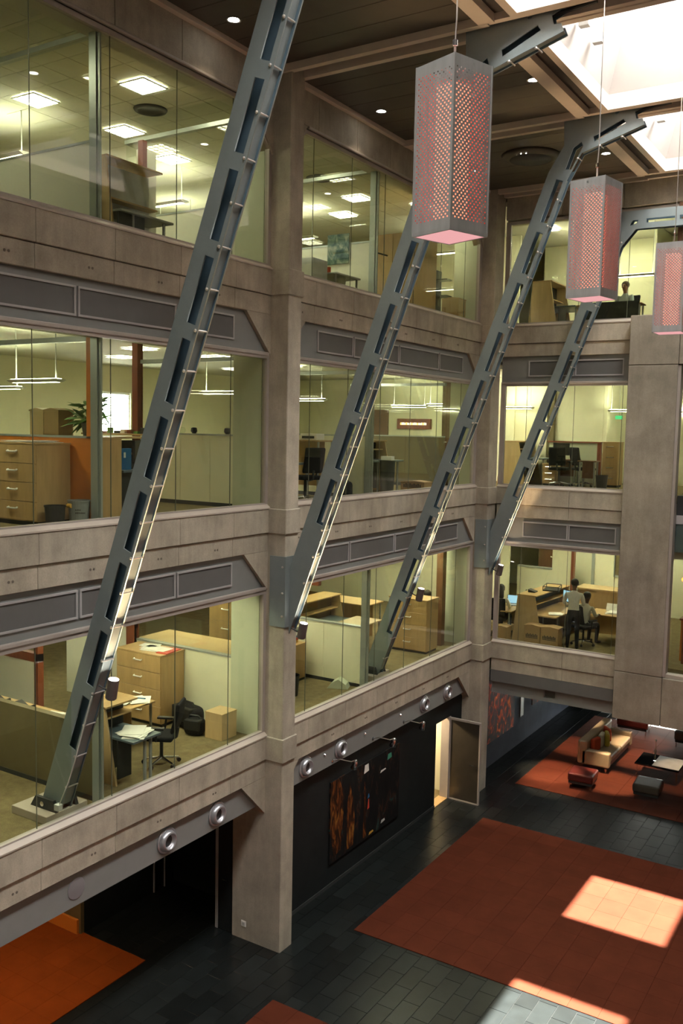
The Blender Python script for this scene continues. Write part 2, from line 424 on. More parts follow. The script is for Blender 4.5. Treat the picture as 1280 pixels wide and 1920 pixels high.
for bi, (y0, y1, J) in enumerate(BAYS):
    edges = [y0]+J+[y1]
    for k, z in enumerate(ZS):
        obj('joint_backing', bx(-0.30, y0, z-0.72, -0.05, y1, z-0.02), 'joint', wl)
        for a, b in zip(edges[:-1], edges[1:]):
            obj('concrete_panel', bx(-0.28, a+0.002, z-0.412, 0.0, b-0.002, z), 'concrete', wl, bevel=0.006, seg=1)
            a2, b2 = max(a, y0), min(b, y1)
            obj('concrete_panel', bx(-0.28, a2+0.002, z-0.73, -0.03, b2-0.002, z-0.420), 'concrete', wl, bevel=0.006, seg=1)
        for a in J:
            for dy in (0.13, 0.19):
                obj('tie_hole', hole_me, None, wl, loc=(-0.032, a-dy-0.25, z-0.58))
        # haunches between beam and column
        obj('haunch', MB().prism([(y0, z-0.73), (y0+0.66, z-0.73), (y0, z-1.40)], 'X', -0.28, -0.03), 'concrete', wl)
        obj('haunch', MB().prism([(y1, z-0.73), (y1, z-1.40), (y1-0.66, z-0.73)], 'X', -0.28, -0.03), 'concrete', wl)
        # sloping metal sill
        obj('sill', MB().prism([(-0.16, z), (0.012, z), (0.012, z+0.022), (-0.075, z+0.088), (-0.16, z+0.088)], 'Y', y0+0.005, y1-0.005), 'sill_metal', wl)
        if k > 0:
            zl, zh = z-1.40, z-0.735
            vp = obj('vent_panel', MB().prism([(y0+0.02, zl), (y1-0.02, zl), (y1-0.66, zh), (y0+0.66, zh)], 'X', -0.20, -0.09), 'vent_grey', wl)
            obj('vent_edge', bx(-0.16, y0+0.02, zl-0.015, -0.035, y1-0.02, zl+0.045), 'frame_metal', wl, bevel=0.012)
            gy = [y0+1.09, y0+2.36, y0+4.20, y0+6.10, y1-0.90]
            for a, b in zip(gy[:-1], gy[1:]):
                a += 0.02; b -= 0.02; zb, zt = z-1.225, z-0.835
                o1 = [(a, zb), (b, zb), (b, zt), (a, zt)]; i1 = [(a+.028, zb+.028), (b-.028, zb+.028), (b-.028, zt-.028), (a+.028, zt-.028)]
                g = obj('grille_frame', MB().ring(o1, i1, 'X', -0.095, -0.065), 'grille_frame', vp)
                obj('grille_mesh', bx(-0.092, a+.02, zb+.02, -0.082, b-.02, zt-.02), 'grille_mesh', vp)
        else:
            obj('grey_beam', bx(-0.45, y0, z-1.24, -0.10, y1, z-0.735), 'vent_grey', wl)
    # head beam of the top floor, with haunched corners
    zt = GT[2]
    obj('joint_backing', bx(-0.30, y0, zt+0.07, -0.03, y1, ROOF), 'joint', wl)
    for a, b in zip(edges[:-1], edges[1:]):
        obj('concrete_panel', bx(-0.28, a+0.004, zt+0.11, 0.0, b-0.004, ROOF), 'concrete', wl, bevel=0.006, seg=1)
    obj('haunch', MB().prism([(y0, zt+0.11), (y0+0.62, zt+0.11), (y0, zt-0.62)], 'X', -0.28, -0.02), 'concrete', wl)
    obj('haunch', MB().prism([(y1, zt+0.11), (y1, zt-0.62), (y1-0.62, zt+0.11)], 'X', -0.28, -0.02), 'concrete', wl)

# ---------------- windows of the left wall
NWIN = [0]
def window(label):
    NWIN[0] += 1
    return struct('window_%d' % NWIN[0], label, 'window')
FLN = ['lower', 'middle', 'upper']; BYN = ['left bay', 'second bay']
for bi, (y0, y1, J) in enumerate(BAYS):
    for k in range(3):
        wn = window('wide glazed office window on the %s floor of the %s' % (FLN[k], BYN[bi]))
        gb, gt = ZS[k]+0.085, GT[k]; ga, ge = y0+0.07, y1-(0.07 if bi == 0 else 0.15)
        c = 0.55 if k == 2 else 0
        edges = [ga]+J+[ge]
        for a, b in zip(edges[:-1], edges[1:]):
            a += 0.003; b -= 0.003
            poly = [(a, gb), (b, gb)]
            if c and b > ge-0.1: poly += [(b, gt-c), (b-c, gt)]
            else: poly += [(b, gt)]
            if c and a < ga+0.1: poly += [(a+c, gt), (a, gt-c)]
            else: poly += [(a, gt)]
            obj('pane', MB().prism(poly, 'X', -0.106, -0.096), 'glass', wn)
            if b < ge-0.1: obj('glazing_joint', bx(-0.107, b-0.001, gb, -0.095, b+0.007, gt), 'glass_joint', wn)
        # frame
        outer = [(y0, gb-0.01), (y1, gb-0.01), (y1, gt-c), (y1-c, gt+0.075), (y0+c, gt+0.075), (y0, gt-c)]
        inner = [(ga, gb+0.012), (ge, gb+0.012), (ge, gt-c+0.01), (ge-c, gt), (ga+c, gt), (ga, gt-c+0.01)]
        if not c:
            outer = [(y0, gb-0.01), (y1, gb-0.01), (y1, gt+0.07), (y0, gt+0.07)]; inner = [(ga, gb+0.012), (ge, gb+0.012), (ge, gt), (ga, gt)]
        obj('frame', MB().ring(outer, inner, 'X', -0.14, -0.055), 'frame_metal', wn)
        if k == 2:
            obj('head_trim', bx(-0.16, y0+0.62, gt+0.07, 0.012, y1-0.62, gt+0.115), 'frame_metal', wn, bevel=0.012)

# ---------------- back wall
wb = struct('wall_back', 'board-marked concrete end wall with office windows and projecting pier', 'wall')
BX0, BX1 = 0.32, 3.56
for k, z in enumerate(ZS):
    zz = z+(0.03 if k else 0.0)
    for a, b in ((BX0, 2.2), (2.2, BX1)):
        obj('concrete_panel', bx(a+.003, 9.17, z-0.412, b-.003, 9.45, z), 'concrete', wb, bevel=0.006, seg=1)
        obj('concrete_panel', bx(a+.003, 9.20, z-0.73, b-.003, 9.45, z-0.422), 'concrete', wb, bevel=0.006, seg=1)
    obj('joint_backing', bx(BX0, 9.22, z-0.72, BX1, 9.47, z-0.02), 'joint', wb)
    obj('sill', MB().prism([(9.33, z), (9.158, z), (9.158, z+0.022), (9.245, z+0.088), (9.33, z+0.088)], 'X', BX0, BX1), 'sill_metal', wb)
    if k > 0:
        vp = obj('vent_panel', bx(BX0, 9.26, z-1.40, BX1, 9.40, z-0.735), 'vent_grey', wb)
        obj('vent_edge', bx(BX0, 9.205, z-1.415, BX1, 9.33, z-1.355), 'frame_metal', wb, bevel=0.012)
        for a, b in ((1.02, 2.18), (2.20, 3.36)):
            zb, zt = z-1.225, z-0.835
            o1 = [(a, zb), (b, zb), (b, zt), (a, zt)]; i1 = [(a+.028, zb+.028), (b-.028, zb+.028), (b-.028, zt-.028), (a+.028, zt-.028)]
            obj('grille_frame', MB().ring(o1, i1, 'Y', 9.265, 9.235), 'grille_frame', vp)
            obj('grille_mesh', bx(a+.02, 9.252, zb+.02, b-.02, 9.262, zt-.02), 'grille_mesh', vp)
    else:
        obj('soffit_part', MB().prism([(BX0, 2.85), (BX1, 2.85), (BX1, 3.15), (BX0, 3.15)], 'Y', 9.20, 9.75), 'grille_mesh', wb)
        obj('soffit_part', MB().prism([(BX0, 2.53), (BX1, 2.53), (BX1, 2.86), (2.02, 2.86), (2.02, 2.62), (1.72, 2.62), (1.72, 2.86), (BX0, 2.86)], 'Y', 9.30, 9.75), 'vent_grey', wb); obj('soffit_part', bx(1.70, 9.42, 2.60, 2.04, 9.7, 2.90), 'grille_mesh', wb)  # last box is a dark filler standing in for shade inside the notch
for a, b in ((BX0, 1.75), (1.75, 3.2), (3.2, 4.62), (4.62, 6.2), (6.2, 7.8)):
    obj('concrete_panel', bx(a+.004, 9.17, GT[2]+0.11, b-.004, 9.5, ROOF), 'concrete', wb, bevel=0.006, seg=1)
# pier
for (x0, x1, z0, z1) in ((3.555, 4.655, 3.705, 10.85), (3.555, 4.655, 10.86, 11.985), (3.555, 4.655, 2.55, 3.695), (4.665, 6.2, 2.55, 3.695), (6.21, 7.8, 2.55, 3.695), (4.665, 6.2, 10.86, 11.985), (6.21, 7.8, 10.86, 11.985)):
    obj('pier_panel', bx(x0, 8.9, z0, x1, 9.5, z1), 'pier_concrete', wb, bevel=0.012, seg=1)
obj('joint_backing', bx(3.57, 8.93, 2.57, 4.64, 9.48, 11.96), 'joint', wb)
obj('pier_jamb', bx(4.60, 8.93, 3.72, 4.72, 9.16, 10.84), 'frame_metal', wb)
obj('slab_band', bx(4.72, 9.2, 7.25, 7.8, 9.5, 7.45), 'grille_frame', wb)
obj('slab_band', bx(4.72, 9.22, 6.60, 7.8, 9.5, 7.25), 'navy_desk', wb)
obj('slab_band', bx(4.72, 9.22, 7.45, 7.8, 9.5, 7.9), 'charcoal', wb)
for k in range(3):
    wn = window('%s floor office window of the back wall beside the pier' % FLN[k])
    gb, gt = ZS[k]+0.085, GT[k]
    xe = 4.45 if k == 2 else BX1
    xs_ = [BX0+0.12, 1.0, 2.2, 3.36]+([4.45] if k == 2 else [BX1])
    for a, b in zip(xs_[:-1], xs_[1:]):
        obj('pane', bx(a+.003, 9.266, gb, b-.003, 9.276, gt), 'glass', wn)
        if b < xe-0.05: obj('glazing_joint', bx(b-0.004, 9.264, gb, b+0.004, 9.278, gt), 'glass_joint', wn)
    outer = [(BX0, gb-0.01), (xe, gb-0.01), (xe, gt+0.07), (BX0, gt+0.07)]; inner = [(BX0+.12, gb+0.012), (xe-.01, gb+0.012), (xe-.01, gt), (BX0+.12, gt)]
    obj('frame', MB().ring(outer, inner, 'Y', 9.31, 9.225), 'frame_metal', wn)
    if k == 2:
        obj('mullion', bx(4.43, 9.2, 11.98, 4.53, 9.33, GT[2]+0.1), 'brown_wood', wn)
        obj('pane', bx(4.54, 9.266, gb, 7.8, 9.276, gt), 'glass', wn)
wn = window('tall dark window right of the concrete pier')
obj('pane', bx(4.74, 9.15, 3.78, 7.8, 9.16, 7.24), 'glass', wn)
obj('pane', bx(4.74, 9.15, 7.92, 7.8, 9.16, 10.84), 'glass', wn)
obj('sill', bx(4.66, 8.96, 3.70, 7.8, 9.2, 3.78), 'sill_metal', wn)

# ---------------- outer shell, office slabs
sh = struct('wall_outer', 'pale inner face of the outer office walls', 'wall')
def shell(x0, y0, z0, x1, y1, z1, m_='cream', n='wall_panel'):
    z0 = -0.3 if z0 == 0 else z0
    return obj(n, bx(x0, y0, z0, x1, y1, z1), m_, sh)
W0, W1, WZ0, WZ1 = 4.35, 5.85, 9.0, 10.15      # back office window, middle floor
shell(-9.4, -9.4, 0, -9.2, W0, 15.4); shell(-9.4, W1, 0, -9.2, 18.6, 15.4)
shell(-9.4, W0, 0, -9.2, W1, WZ0); shell(-9.4, W0, WZ1, -9.2, W1, 15.4)
shell(-9.4, -9.4, 0, -0.75, -9.2, 15.4)
shell(-9.4, 18.4, 3.2, 8.0, 18.6, 15.4); shell(7.8, 9.2, 2.55, 8.0, 18.6, 15.4)
shell(7.6, 9.2, 0, 7.8, 18.6, 2.55, 'black_wall')
shell(-9.4, 18.4, 0, 1.6, 18.6, 3.2, 'black_wall')
shell(3.9, 18.4, 0, 8.0, 18.6, 3.2, 'black_wall'); shell(1.6, 18.4, 0.75, 3.9, 18.6, 3.2, 'black_wall')  # unseen wall above the low opening, shaped to keep most daylight out
tr = struct('trim_1', 'flat concrete roof and floor slabs behind the office fronts', 'slab')
obj('roof_slab', bx(-9.4, -9.4, 15.3, 0.0, 18.6, 15.6), 'concrete', tr)
obj('roof_slab', bx(0.0, 9.2, 15.3, 8.0, 18.6, 15.6), 'concrete', tr)
for k in range(3):
    f = tag(obj('floor', bx(-9.2, -9.2, ZF[k]-0.15, -0.16, 9.3, ZF[k]), 'carpet'), 'olive brown carpet of the %s office floor along the left wall' % FLN[k], 'floor', kind='structure')
    obj('carpet', bx(-9.2, 9.3, ZF[k]-0.15, 7.8, 18.4, ZF[k]), 'carpet', f)
    obj('void_slab', bx(-9.2, -9.2, ZF[k]-0.8, -0.30, 9.3, ZF[k]-0.16), 'cream', f)
    obj('void_slab', bx(-9.2, 9.48, ZF[k]-0.8, 7.8, 18.4, ZF[k]-0.16), 'cream', f)
    c = tag(obj('ceiling', bx(-9.2, -9.2, ZC[k]+0.01, -0.16, 9.3, ZC[k]+0.12), 'office_ceiling'), 'suspended tile ceiling of the %s office floor' % FLN[k], 'ceiling', kind='structure')
    obj('ceiling_field', bx(-9.2, 9.3, ZC[k]+0.01, 7.8, 18.4, ZC[k]+0.12), 'office_ceiling', c)
    if k == 2:
        ct = bx(0.006, 0.006, 0, 0.594, 0.594, 0.012).mesh('ceiling_tile'); ct.materials.append(MATS['office_ceiling'])
        for i in range(8):
            for j in range(-12, 16):
                if -5.2 + j*0 < 99 and j*0.6 > -6.2: obj('ceiling_tile', ct, None, c, loc=(-0.9-i*0.6, j*0.6-0.1, ZC[k]-0.004))
    # downstand behind the window head
    obj('bulkhead', bx(-0.40, -9.2, GT[k]+0.02, -0.18, 9.3, ZC[k]+0.1), 'office_ceiling', c)
    obj('bulkhead', bx(0.3, 9.34, GT[k]+0.02, 7.8, 9.5, ZC[k]+0.1), 'office_ceiling', c)

# ---------------- back office window with blind
wn = window('bright window with blind slats at the far back of the middle floor')
obj('pane', bx(-9.31, W0, WZ0, -9.30, W1, WZ1), 'glass_clear', wn)
obj('frame', MB().ring([(W0, WZ0), (W1, WZ0), (W1, WZ1), (W0, WZ1)], [(W0+.05, WZ0+.05), (W1-.05, WZ0+.05), (W1-.05, WZ1-.05), (W0+.05, WZ1-.05)], 'X', -9.33, -9.24), 'light_grey', wn)
bs = bx(-0.012, W0+.03, -0.002, 0.012, W1-.03, 0.002).mesh('blind_slat'); bs.materials.append(MATS['paper'])
for i in range(22):
    obj('blind_slat', bs, None, wn, loc=(-9.22, 0, WZ1-0.06-i*0.05), rot=(0, R(35), 0))

# ---------------- atrium roof: planks, trims, skylights
cl = struct('ceiling', 'dark brown plank ceiling of the atrium with pale trims', 'ceiling')
obj('roof_deck', bx(-0.3, -18, 15.22, 3.62, 9.3, 15.6), 'dark_gap', cl)
obj('roof_deck', bx(8.2, -18, 15.15, 13.2, 9.5, 15.6), 'ceiling_plank', cl)
obj('roof_deck', bx(0.0, 9.0, 15.17, 8.3, 9.5, 15.6), 'dark_gap', cl)
obj('roof_deck', bx(0.0, -18, 15.2, 13.2, -17.0, 15.6), 'dark_gap', cl)
obj('wall_trim', bx(0.0, -9, 15.06, 0.10, 9.17, 15.16), 'ceiling_trim', cl)
obj('wall_trim', bx(0.0, 9.05, 15.06, 4.2, 9.17, 15.16), 'ceiling_trim', cl)
for i in range(len(YC)-1):
    a, b = YC[i]+0.25, YC[i+1]-0.25
    n = 7; pw = (b-a)/n
    if YC[i+1] > -5:
        pm = bx(0, 0.006, 0, 3.54, pw-0.006, 0.05).mesh('ceiling_plank', 0.004, 1); pm.materials.append(MATS['ceiling_plank'])
        for j in range(n): obj('ceiling_plank', pm, None, cl, loc=(0.09, a+j*pw, 15.13))
    # stepped frame around the skylight well
    obj('skylight_trim', bx(3.62, a-0.02, 15.02, 3.86, b+0.02, 15.6), 'ceiling_trim', cl)
    obj('skylight_step', bx(3.86, a-0.02, 15.14, 4.14, b+0.02, 15.6), 'dark_gap', cl)
    obj('skylight_lip', MB().ring([(4.12, a-0.02), (7.7, a-0.02), (7.7, b+0.02), (4.12, b+0.02)], [(4.24, a+0.10), (7.58, a+0.10), (7.58, b-0.10), (4.24, b-0.10)], 'Z', 15.02, 15.30), 'ceiling_trim', cl)
    obj('skylight_step', bx(7.7, a-0.02, 15.10, 8.2, b+0.02, 15.6), 'ceiling_trim', cl)
for i, yc in enumerate(YC):
    obj('beam_slot', bx(0.0, yc-0.24, 15.16, 8.2, yc+0.24, 15.6), 'dark_gap', cl)
    for s in (-1, 1):
        obj('beam_trim', bx(0.05, yc+s*0.19-0.055, 15.02, 3.75, yc+s*0.19+0.055, 15.17), 'ceiling_trim', cl)
        obj('beam_trim', bx(3.75, yc+s*0.19-0.055, 15.04, 8.2, yc+s*0.19+0.055, 15.17), 'ceiling_trim', cl)
# skylights: white pyramid wells narrowing to a square pane
SKX, SKH, SKZ = 5.90, 0.93, 17.2
SKYLIGHTS = []
for i in range(len(YC)-1):
    a, b = YC[i]+0.35, YC[i+1]-0.35; yc = (YC[i]+YC[i+1])/2
    sk = struct('window_%d' % (NWIN[0]+1), 'white pyramid shaped roof skylight well, number %d along the atrium' % (i+1), 'skylight'); NWIN[0] += 1
    sk['label'] = ['white skylight well above the camera end of the hall', 'white skylight well second from the camera end', 'white skylight well out of view beyond the nearest strut', 'white skylight well above the nearest lantern', 'bright white pyramid skylight between the second and third struts', 'white pyramid skylight next to the back wall'][i]
    lo = [(4.24, a), (7.58, a), (7.58, b), (4.24, b)]
    hi = [(SKX-SKH, yc-0.95), (SKX+SKH, yc-0.95), (SKX+SKH, yc+0.95), (SKX-SKH, yc+0.95)]
    for j in range(4):
        p, q, r_, s_ = lo[j], lo[(j+1) % 4], hi[(j+1) % 4], hi[j]
        cx_, cy_ = (p[0]+q[0])/2-SKX, (p[1]+q[1])/2-yc
        L_ = math.hypot(cx_, cy_); ox, oy = cx_/L_*0.06, cy_/L_*0.06
        mbx = MB(); v8 = [(p[0], p[1], 15.28), (q[0], q[1], 15.28), (r_[0], r_[1], SKZ), (s_[0], s_[1], SKZ)]
        v8 += [(x+ox, y+oy, z+0.06) for x, y, z in v8]
        mbx.add(v8, [(0, 1, 2, 3), (7, 6, 5, 4), (0, 4, 5, 1), (1, 5, 6, 2), (2, 6, 7, 3), (3, 7, 4, 0)])
        obj('well_slope', mbx, 'funnel_white', sk)
    obj('curb', MB().ring([(SKX-SKH-0.08, yc-1.03), (SKX+SKH+0.08, yc-1.03), (SKX+SKH+0.08, yc+1.03), (SKX-SKH-0.08, yc+1.03)], hi, 'Z', SKZ, SKZ+0.12), 'funnel_white', sk)
    obj('pane', bx(SKX-SKH, yc-0.95, SKZ+0.05, SKX+SKH, yc+0.95, SKZ+0.06), 'roof_glass', sk)
    # daylight portal in the opening
    al = bpy.data.lights.new('skylight_portal', 'AREA'); al.shape = 'RECTANGLE'; al.size = 2*SKH; al.size_y = 1.9
    al.cycles.is_portal = True
    ao = bpy.data.objects.new('skylight_portal', al); link(ao, sk); ao.location = (SKX, yc, SKZ+0.02)
    SKYLIGHTS.append(yc)

# ---------------- far side of the hall, behind the camera
wr = tag(obj('wall_right', bx(12.98, -18.2, -0.3, 13.2, 9.5, 15.6), 'concrete'), 'concrete wall on the far side of the atrium behind the camera', 'wall', kind='structure')
obj('return_wall', bx(7.8, 9.2, -0.3, 13.2, 9.5, 15.6), 'concrete', wr)
wf = tag(obj('wall_front', bx(-9.4, -18.2, -0.3, 13.2, -17.98, 15.6), 'concrete'), 'concrete end wall behind the camera', 'wall', kind='structure')
obj('return_wall', bx(-0.75, -18.2, 0, -0.3, -8.72, 15.6), 'concrete', wf)

# ---------------- ground floor walls under the left wall
gw = struct('wall_ground', 'black panelled ground floor wall under the office front', 'wall')
obj('black_panel', bx(-0.40, 0.37, 0, -0.22, 7.20, 2.65), 'black_wall', gw)
obj('black_panel', bx(-0.40, 7.20, 2.12, -0.22, 8.66, 2.65), 'black_wall', gw)
obj('black_panel', bx(-0.40, 7.93, 0, -0.22, 8.66, 2.12), 'black_wall', gw)
obj('skirting', bx(-0.222, 0.37, 0.0, -0.205, 7.2, 0.07), 'charcoal', gw)
obj('black_panel', bx(-3.2, -1.47, 0, -3.0, 0.30, 3.1), 'black_wall', gw)
obj('black_panel', bx(-3.9, 0.9, 0, -1.0, 1.0, 3.1), 'black_wall', gw)
obj('black_panel', bx(-3.2, 0.62, 0, -3.0, 0.95, 3.1), 'black_wall', gw)
obj('black_panel', bx(-3.9, 0.3, 0, -3.8, 0.62, 3.1), 'charcoal', gw)
obj('black_panel', bx(-1.2, 0.42, 0, -0.38, 0.48, 2.65), 'black_wall', gw)
obj('door_edge_strip', bx(-2.99, 0.30, 0, -2.97, 0.33, 2.3), 'grille_frame', gw)
obj('door_edge_strip', bx(-2.99, 0.60, 0, -2.97, 0.62, 2.3), 'grille_frame', gw)
obj('olive_return', bx(-4.0, -1.55, 0, -3.0, -1.47, 3.1), 'olive_screen', gw)
obj('orange_skirting', bx(-4.2, -1.60, 0, -3.05, -1.55, 0.28), 'orange_panel', gw)
obj('back_panel', bx(-9.2, -9.2, 0, -9.0, 18.4, 3.1), 'black_wall', gw)
obj('lounge_wall', bx(-0.42, 9.17, 0, -0.22, 18.4, 3.1), 'blue_wall', gw)
obj('room_wall', bx(-2.6, 5.6, 0, -2.5, 9.2, 2.65), 'cream', gw)
obj('room_wall', bx(-2.5, 8.25, 0, -0.40, 8.35, 2.65), 'cream', gw)
obj('door_lining', bx(-0.42, 7.905, 0, -0.20, 7.93, 2.12), 'frame_metal', gw)
obj('threshold', bx(-0.45, 7.2, 0.0, -0.20, 7.93, 0.02), 'beech', gw)
obj('room_floor', bx(-2.5, 5.6, 0.0, -0.42, 8.3, 0.012), 'carpet', gw)

# ---------------- doors on the ground floor
dr = tag(thing('door_1', '', ''), 'dark metal door leaf standing open beside the lit doorway', 'door', kind='structure')
dr.location = (-0.20, 7.97, 0)
obj('leaf', bx(0.03, -0.02, 0.03, 0.80, 0.025, 2.05), 'door_metal', dr)
obj('edge_strip', MB().ring([(0.0, 0.0), (0.83, 0.0), (0.83, 2.10), (0.0, 2.10)], [(0.035, 0.035), (0.795, 0.035), (0.795, 2.05), (0.035, 2.05)], 'Y', -0.03, 0.035), 'frame_metal', dr)
h = obj('handle', MB().tube((0.70, -0.025, 1.0), (0.70, -0.07, 1.0), 0.010).tube((0.70, -0.07, 1.0), (0.58, -0.07, 1.0), 0.010), 'chrome', dr)
obj('frame', bx(-0.19, -0.04, 0, 0.0, 0.03, 2.12), 'frame_metal', dr)
dr = tag(thing('door_2', '', ''), 'black door leaf with pale edges open behind the concrete column', 'door', kind='structure')
dr.location = (-1.15, 0.02, 0)
obj('leaf', bx(0.06, 0, 0.01, 0.42, 0.05, 2.6), 'black_wall', dr)
obj('edge_strip', bx(0.0, -0.01, 0.01, 0.025, 0.05, 2.6), 'grille_frame', dr)
obj('edge_strip', bx(0.035, -0.015, 0.01, 0.06, 0.05, 2.6), 'grille_frame', dr)
obj('handle', MB().tube((0.20, 0, 1.0), (0.20, -0.05, 1.0), 0.012).tube((0.20, -0.05, 1.0), (0.30, -0.05, 1.0), 0.01), 'chrome', dr)
# glazed end of the lounge and the pavement outside
wn = window('low bright glazing at the far end of the lounge')
for i in range(2): obj('pane', bx(1.6+i*1.15+.03, 18.48, 0.05, 1.6+(i+1)*1.15-.03, 18.49, 0.75), 'glass_clear', wn)
for i in range(3): obj('post', bx(1.6+i*1.12, 18.42, 0, 1.66+i*1.12, 18.55, 0.75), 'light_grey', wn)
al = bpy.data.lights.new('lounge_portal', 'AREA'); al.shape = 'RECTANGLE'; al.size = 2.3; al.size_y = 0.75; al.cycles.is_portal = True
ao = bpy.data.objects.new('lounge_portal', al); link(ao, wn); ao.location = (2.75, 18.52, 0.375); ao.rotation_euler = (R(-90), 0, 0)
tag(obj('ground', bx(-20, 18.6, -0.3, 20, 40, -0.02), 'paving'), 'pale pavement outside the lounge glazing', 'pavement', kind='structure')

# ================================================================== STEEL STRUTS
AX, AZ = 0.351, 0.936                 # axis of the leaning leg (X, Z)
OX, OZ = 2.72, 13.157                 # left edge of the leg at s = 0
def lg(s, t): return (OX+s*AX+t*AZ, OZ+s*AZ-t*AX)
LW = 0.40
def circle(cx_, cz_, r, n=12): return [(cx_+r*math.cos(2*math.pi*i/n), cz_+r*math.sin(2*math.pi*i/n)) for i in range(n)]
def plate_mesh(name, outline, holes, th=0.022):
    cu = bpy.data.curves.new(name, 'CURVE'); cu.dimensions = '2D'; cu.fill_mode = 'BOTH'; cu.extrude = th/2
    for poly in [outline]+holes:
        sp = cu.splines.new('POLY'); sp.points.add(len(poly)-1); sp.use_cyclic_u = True
        for p, q in zip(sp.points, poly): p.co = (q[0], q[1], 0, 1)
    tmp = bpy.data.objects.new(name, cu); COL.objects.link(tmp)
    dg = bpy.context.evaluated_depsgraph_get(); dg.update()
    me = bpy.data.meshes.new_from_object(tmp.evaluated_get(dg))
    bpy.data.objects.remove(tmp); bpy.data.curves.remove(cu)
    for v in me.vertices: v.co = (v.co.x, v.co.z, v.co.y)
    me.name = name; me.materials.clear(); me.materials.append(MATS['steel'])
    bm = bmesh.new(); bm.from_mesh(me); bmesh.ops.remove_doubles(bm, verts=bm.verts, dist=1e-5)
    bmesh.ops.recalc_face_normals(bm, faces=bm.faces); bm.to_mesh(me); bm.free()
    return me
def leg_slots(slow): 
    hs = []
    k = -1
    while True:
        s1 = -0.99*k-0.01; s0 = s1-0.80
        if s0 < slow: break
        hs.append([lg(s0, 0.195), lg(s0, 0.338), lg(s1, 0.338), lg(s1, 0.195)]); k += 1
    return hs
HEAD = [(4.83, 14.754), (4.785, 14.865), (4.68, 14.87), (4.65, 15.0), (4.92, 15.10), (4.6, 15.135), (3.355, 15.10), (3.375, 14.60)]
HEADH = [[(3.55, 14.535), (3.70, 14.62), (3.735, 14.535), (3.53, 14.145), (3.41, 14.16)],
         [(3.92, 14.68), (3.935, 14.585), (4.50, 14.83), (4.45, 14.91)],
         circle(4.33, 15.05, 0.04), circle(4.50, 15.065, 0.014, 8)]
def leg_long(): return [lg(-9.75, LW-0.02), lg(1.0, LW), (3.71, 14.417)]+HEAD+[lg(1.05, 0), lg(-9.72, 0)]
def leg_short(xc): 
    # leg that dies into the column face at X = xc
    def at(t): s = (xc-OX-t*AZ)/AX; return (xc, OZ+s*AZ-t*AX)
    return [at(LW), lg(1.0, LW), (3.71, 14.417)]+HEAD+[lg(1.05, 0), at(0.0)]
arm4 = [(3.60, 13.90), (7.7, 13.84), (7.7, 14.27), (3.29, 14.31)]
h4 = [[(3.52, 14.10), (3.45, 13.98), (3.60, 14.02), (3.66, 14.10)]]+[[(3.82+i*0.72, 14.02), (4.44+i*0.72, 14.01), (4.44+i*0.72, 14.105), (3.82+i*0.72, 14.11)] for i in range(5)]
def leg_arm(xc):
    def at(t): s = (xc-OX-t*AZ)/AX; return (xc, OZ+s*AZ-t*AX)
    return [at(LW), lg(0.55, LW)]+arm4+[lg(0.9, 0), at(0.0)]
PLATES = {'long': plate_mesh('side_plate', leg_long(), HEADH+leg_slots(-9.6)),
          'short': plate_mesh('side_plate', leg_short(0.365), HEADH+leg_slots(-6.45)),
          'corner': plate_mesh('side_plate', leg_arm(0.33), h4+[h for h in leg_slots(-6.45)[1:]])}
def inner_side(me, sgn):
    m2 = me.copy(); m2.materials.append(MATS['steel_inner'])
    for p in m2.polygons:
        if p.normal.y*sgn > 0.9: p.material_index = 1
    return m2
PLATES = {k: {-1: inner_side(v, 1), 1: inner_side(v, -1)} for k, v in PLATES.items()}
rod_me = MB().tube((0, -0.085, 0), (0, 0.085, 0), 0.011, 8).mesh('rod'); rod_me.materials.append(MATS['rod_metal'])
bolt_me = MB().lathe([(0.0, 0), (0.02, 0), (0.02, 0.012), (0.008, 0.02), (0, 0.02)], (0, 0, 0), (0, -1, 0), 8).mesh('bolt'); bolt_me.materials.append(MATS['rod_metal'])
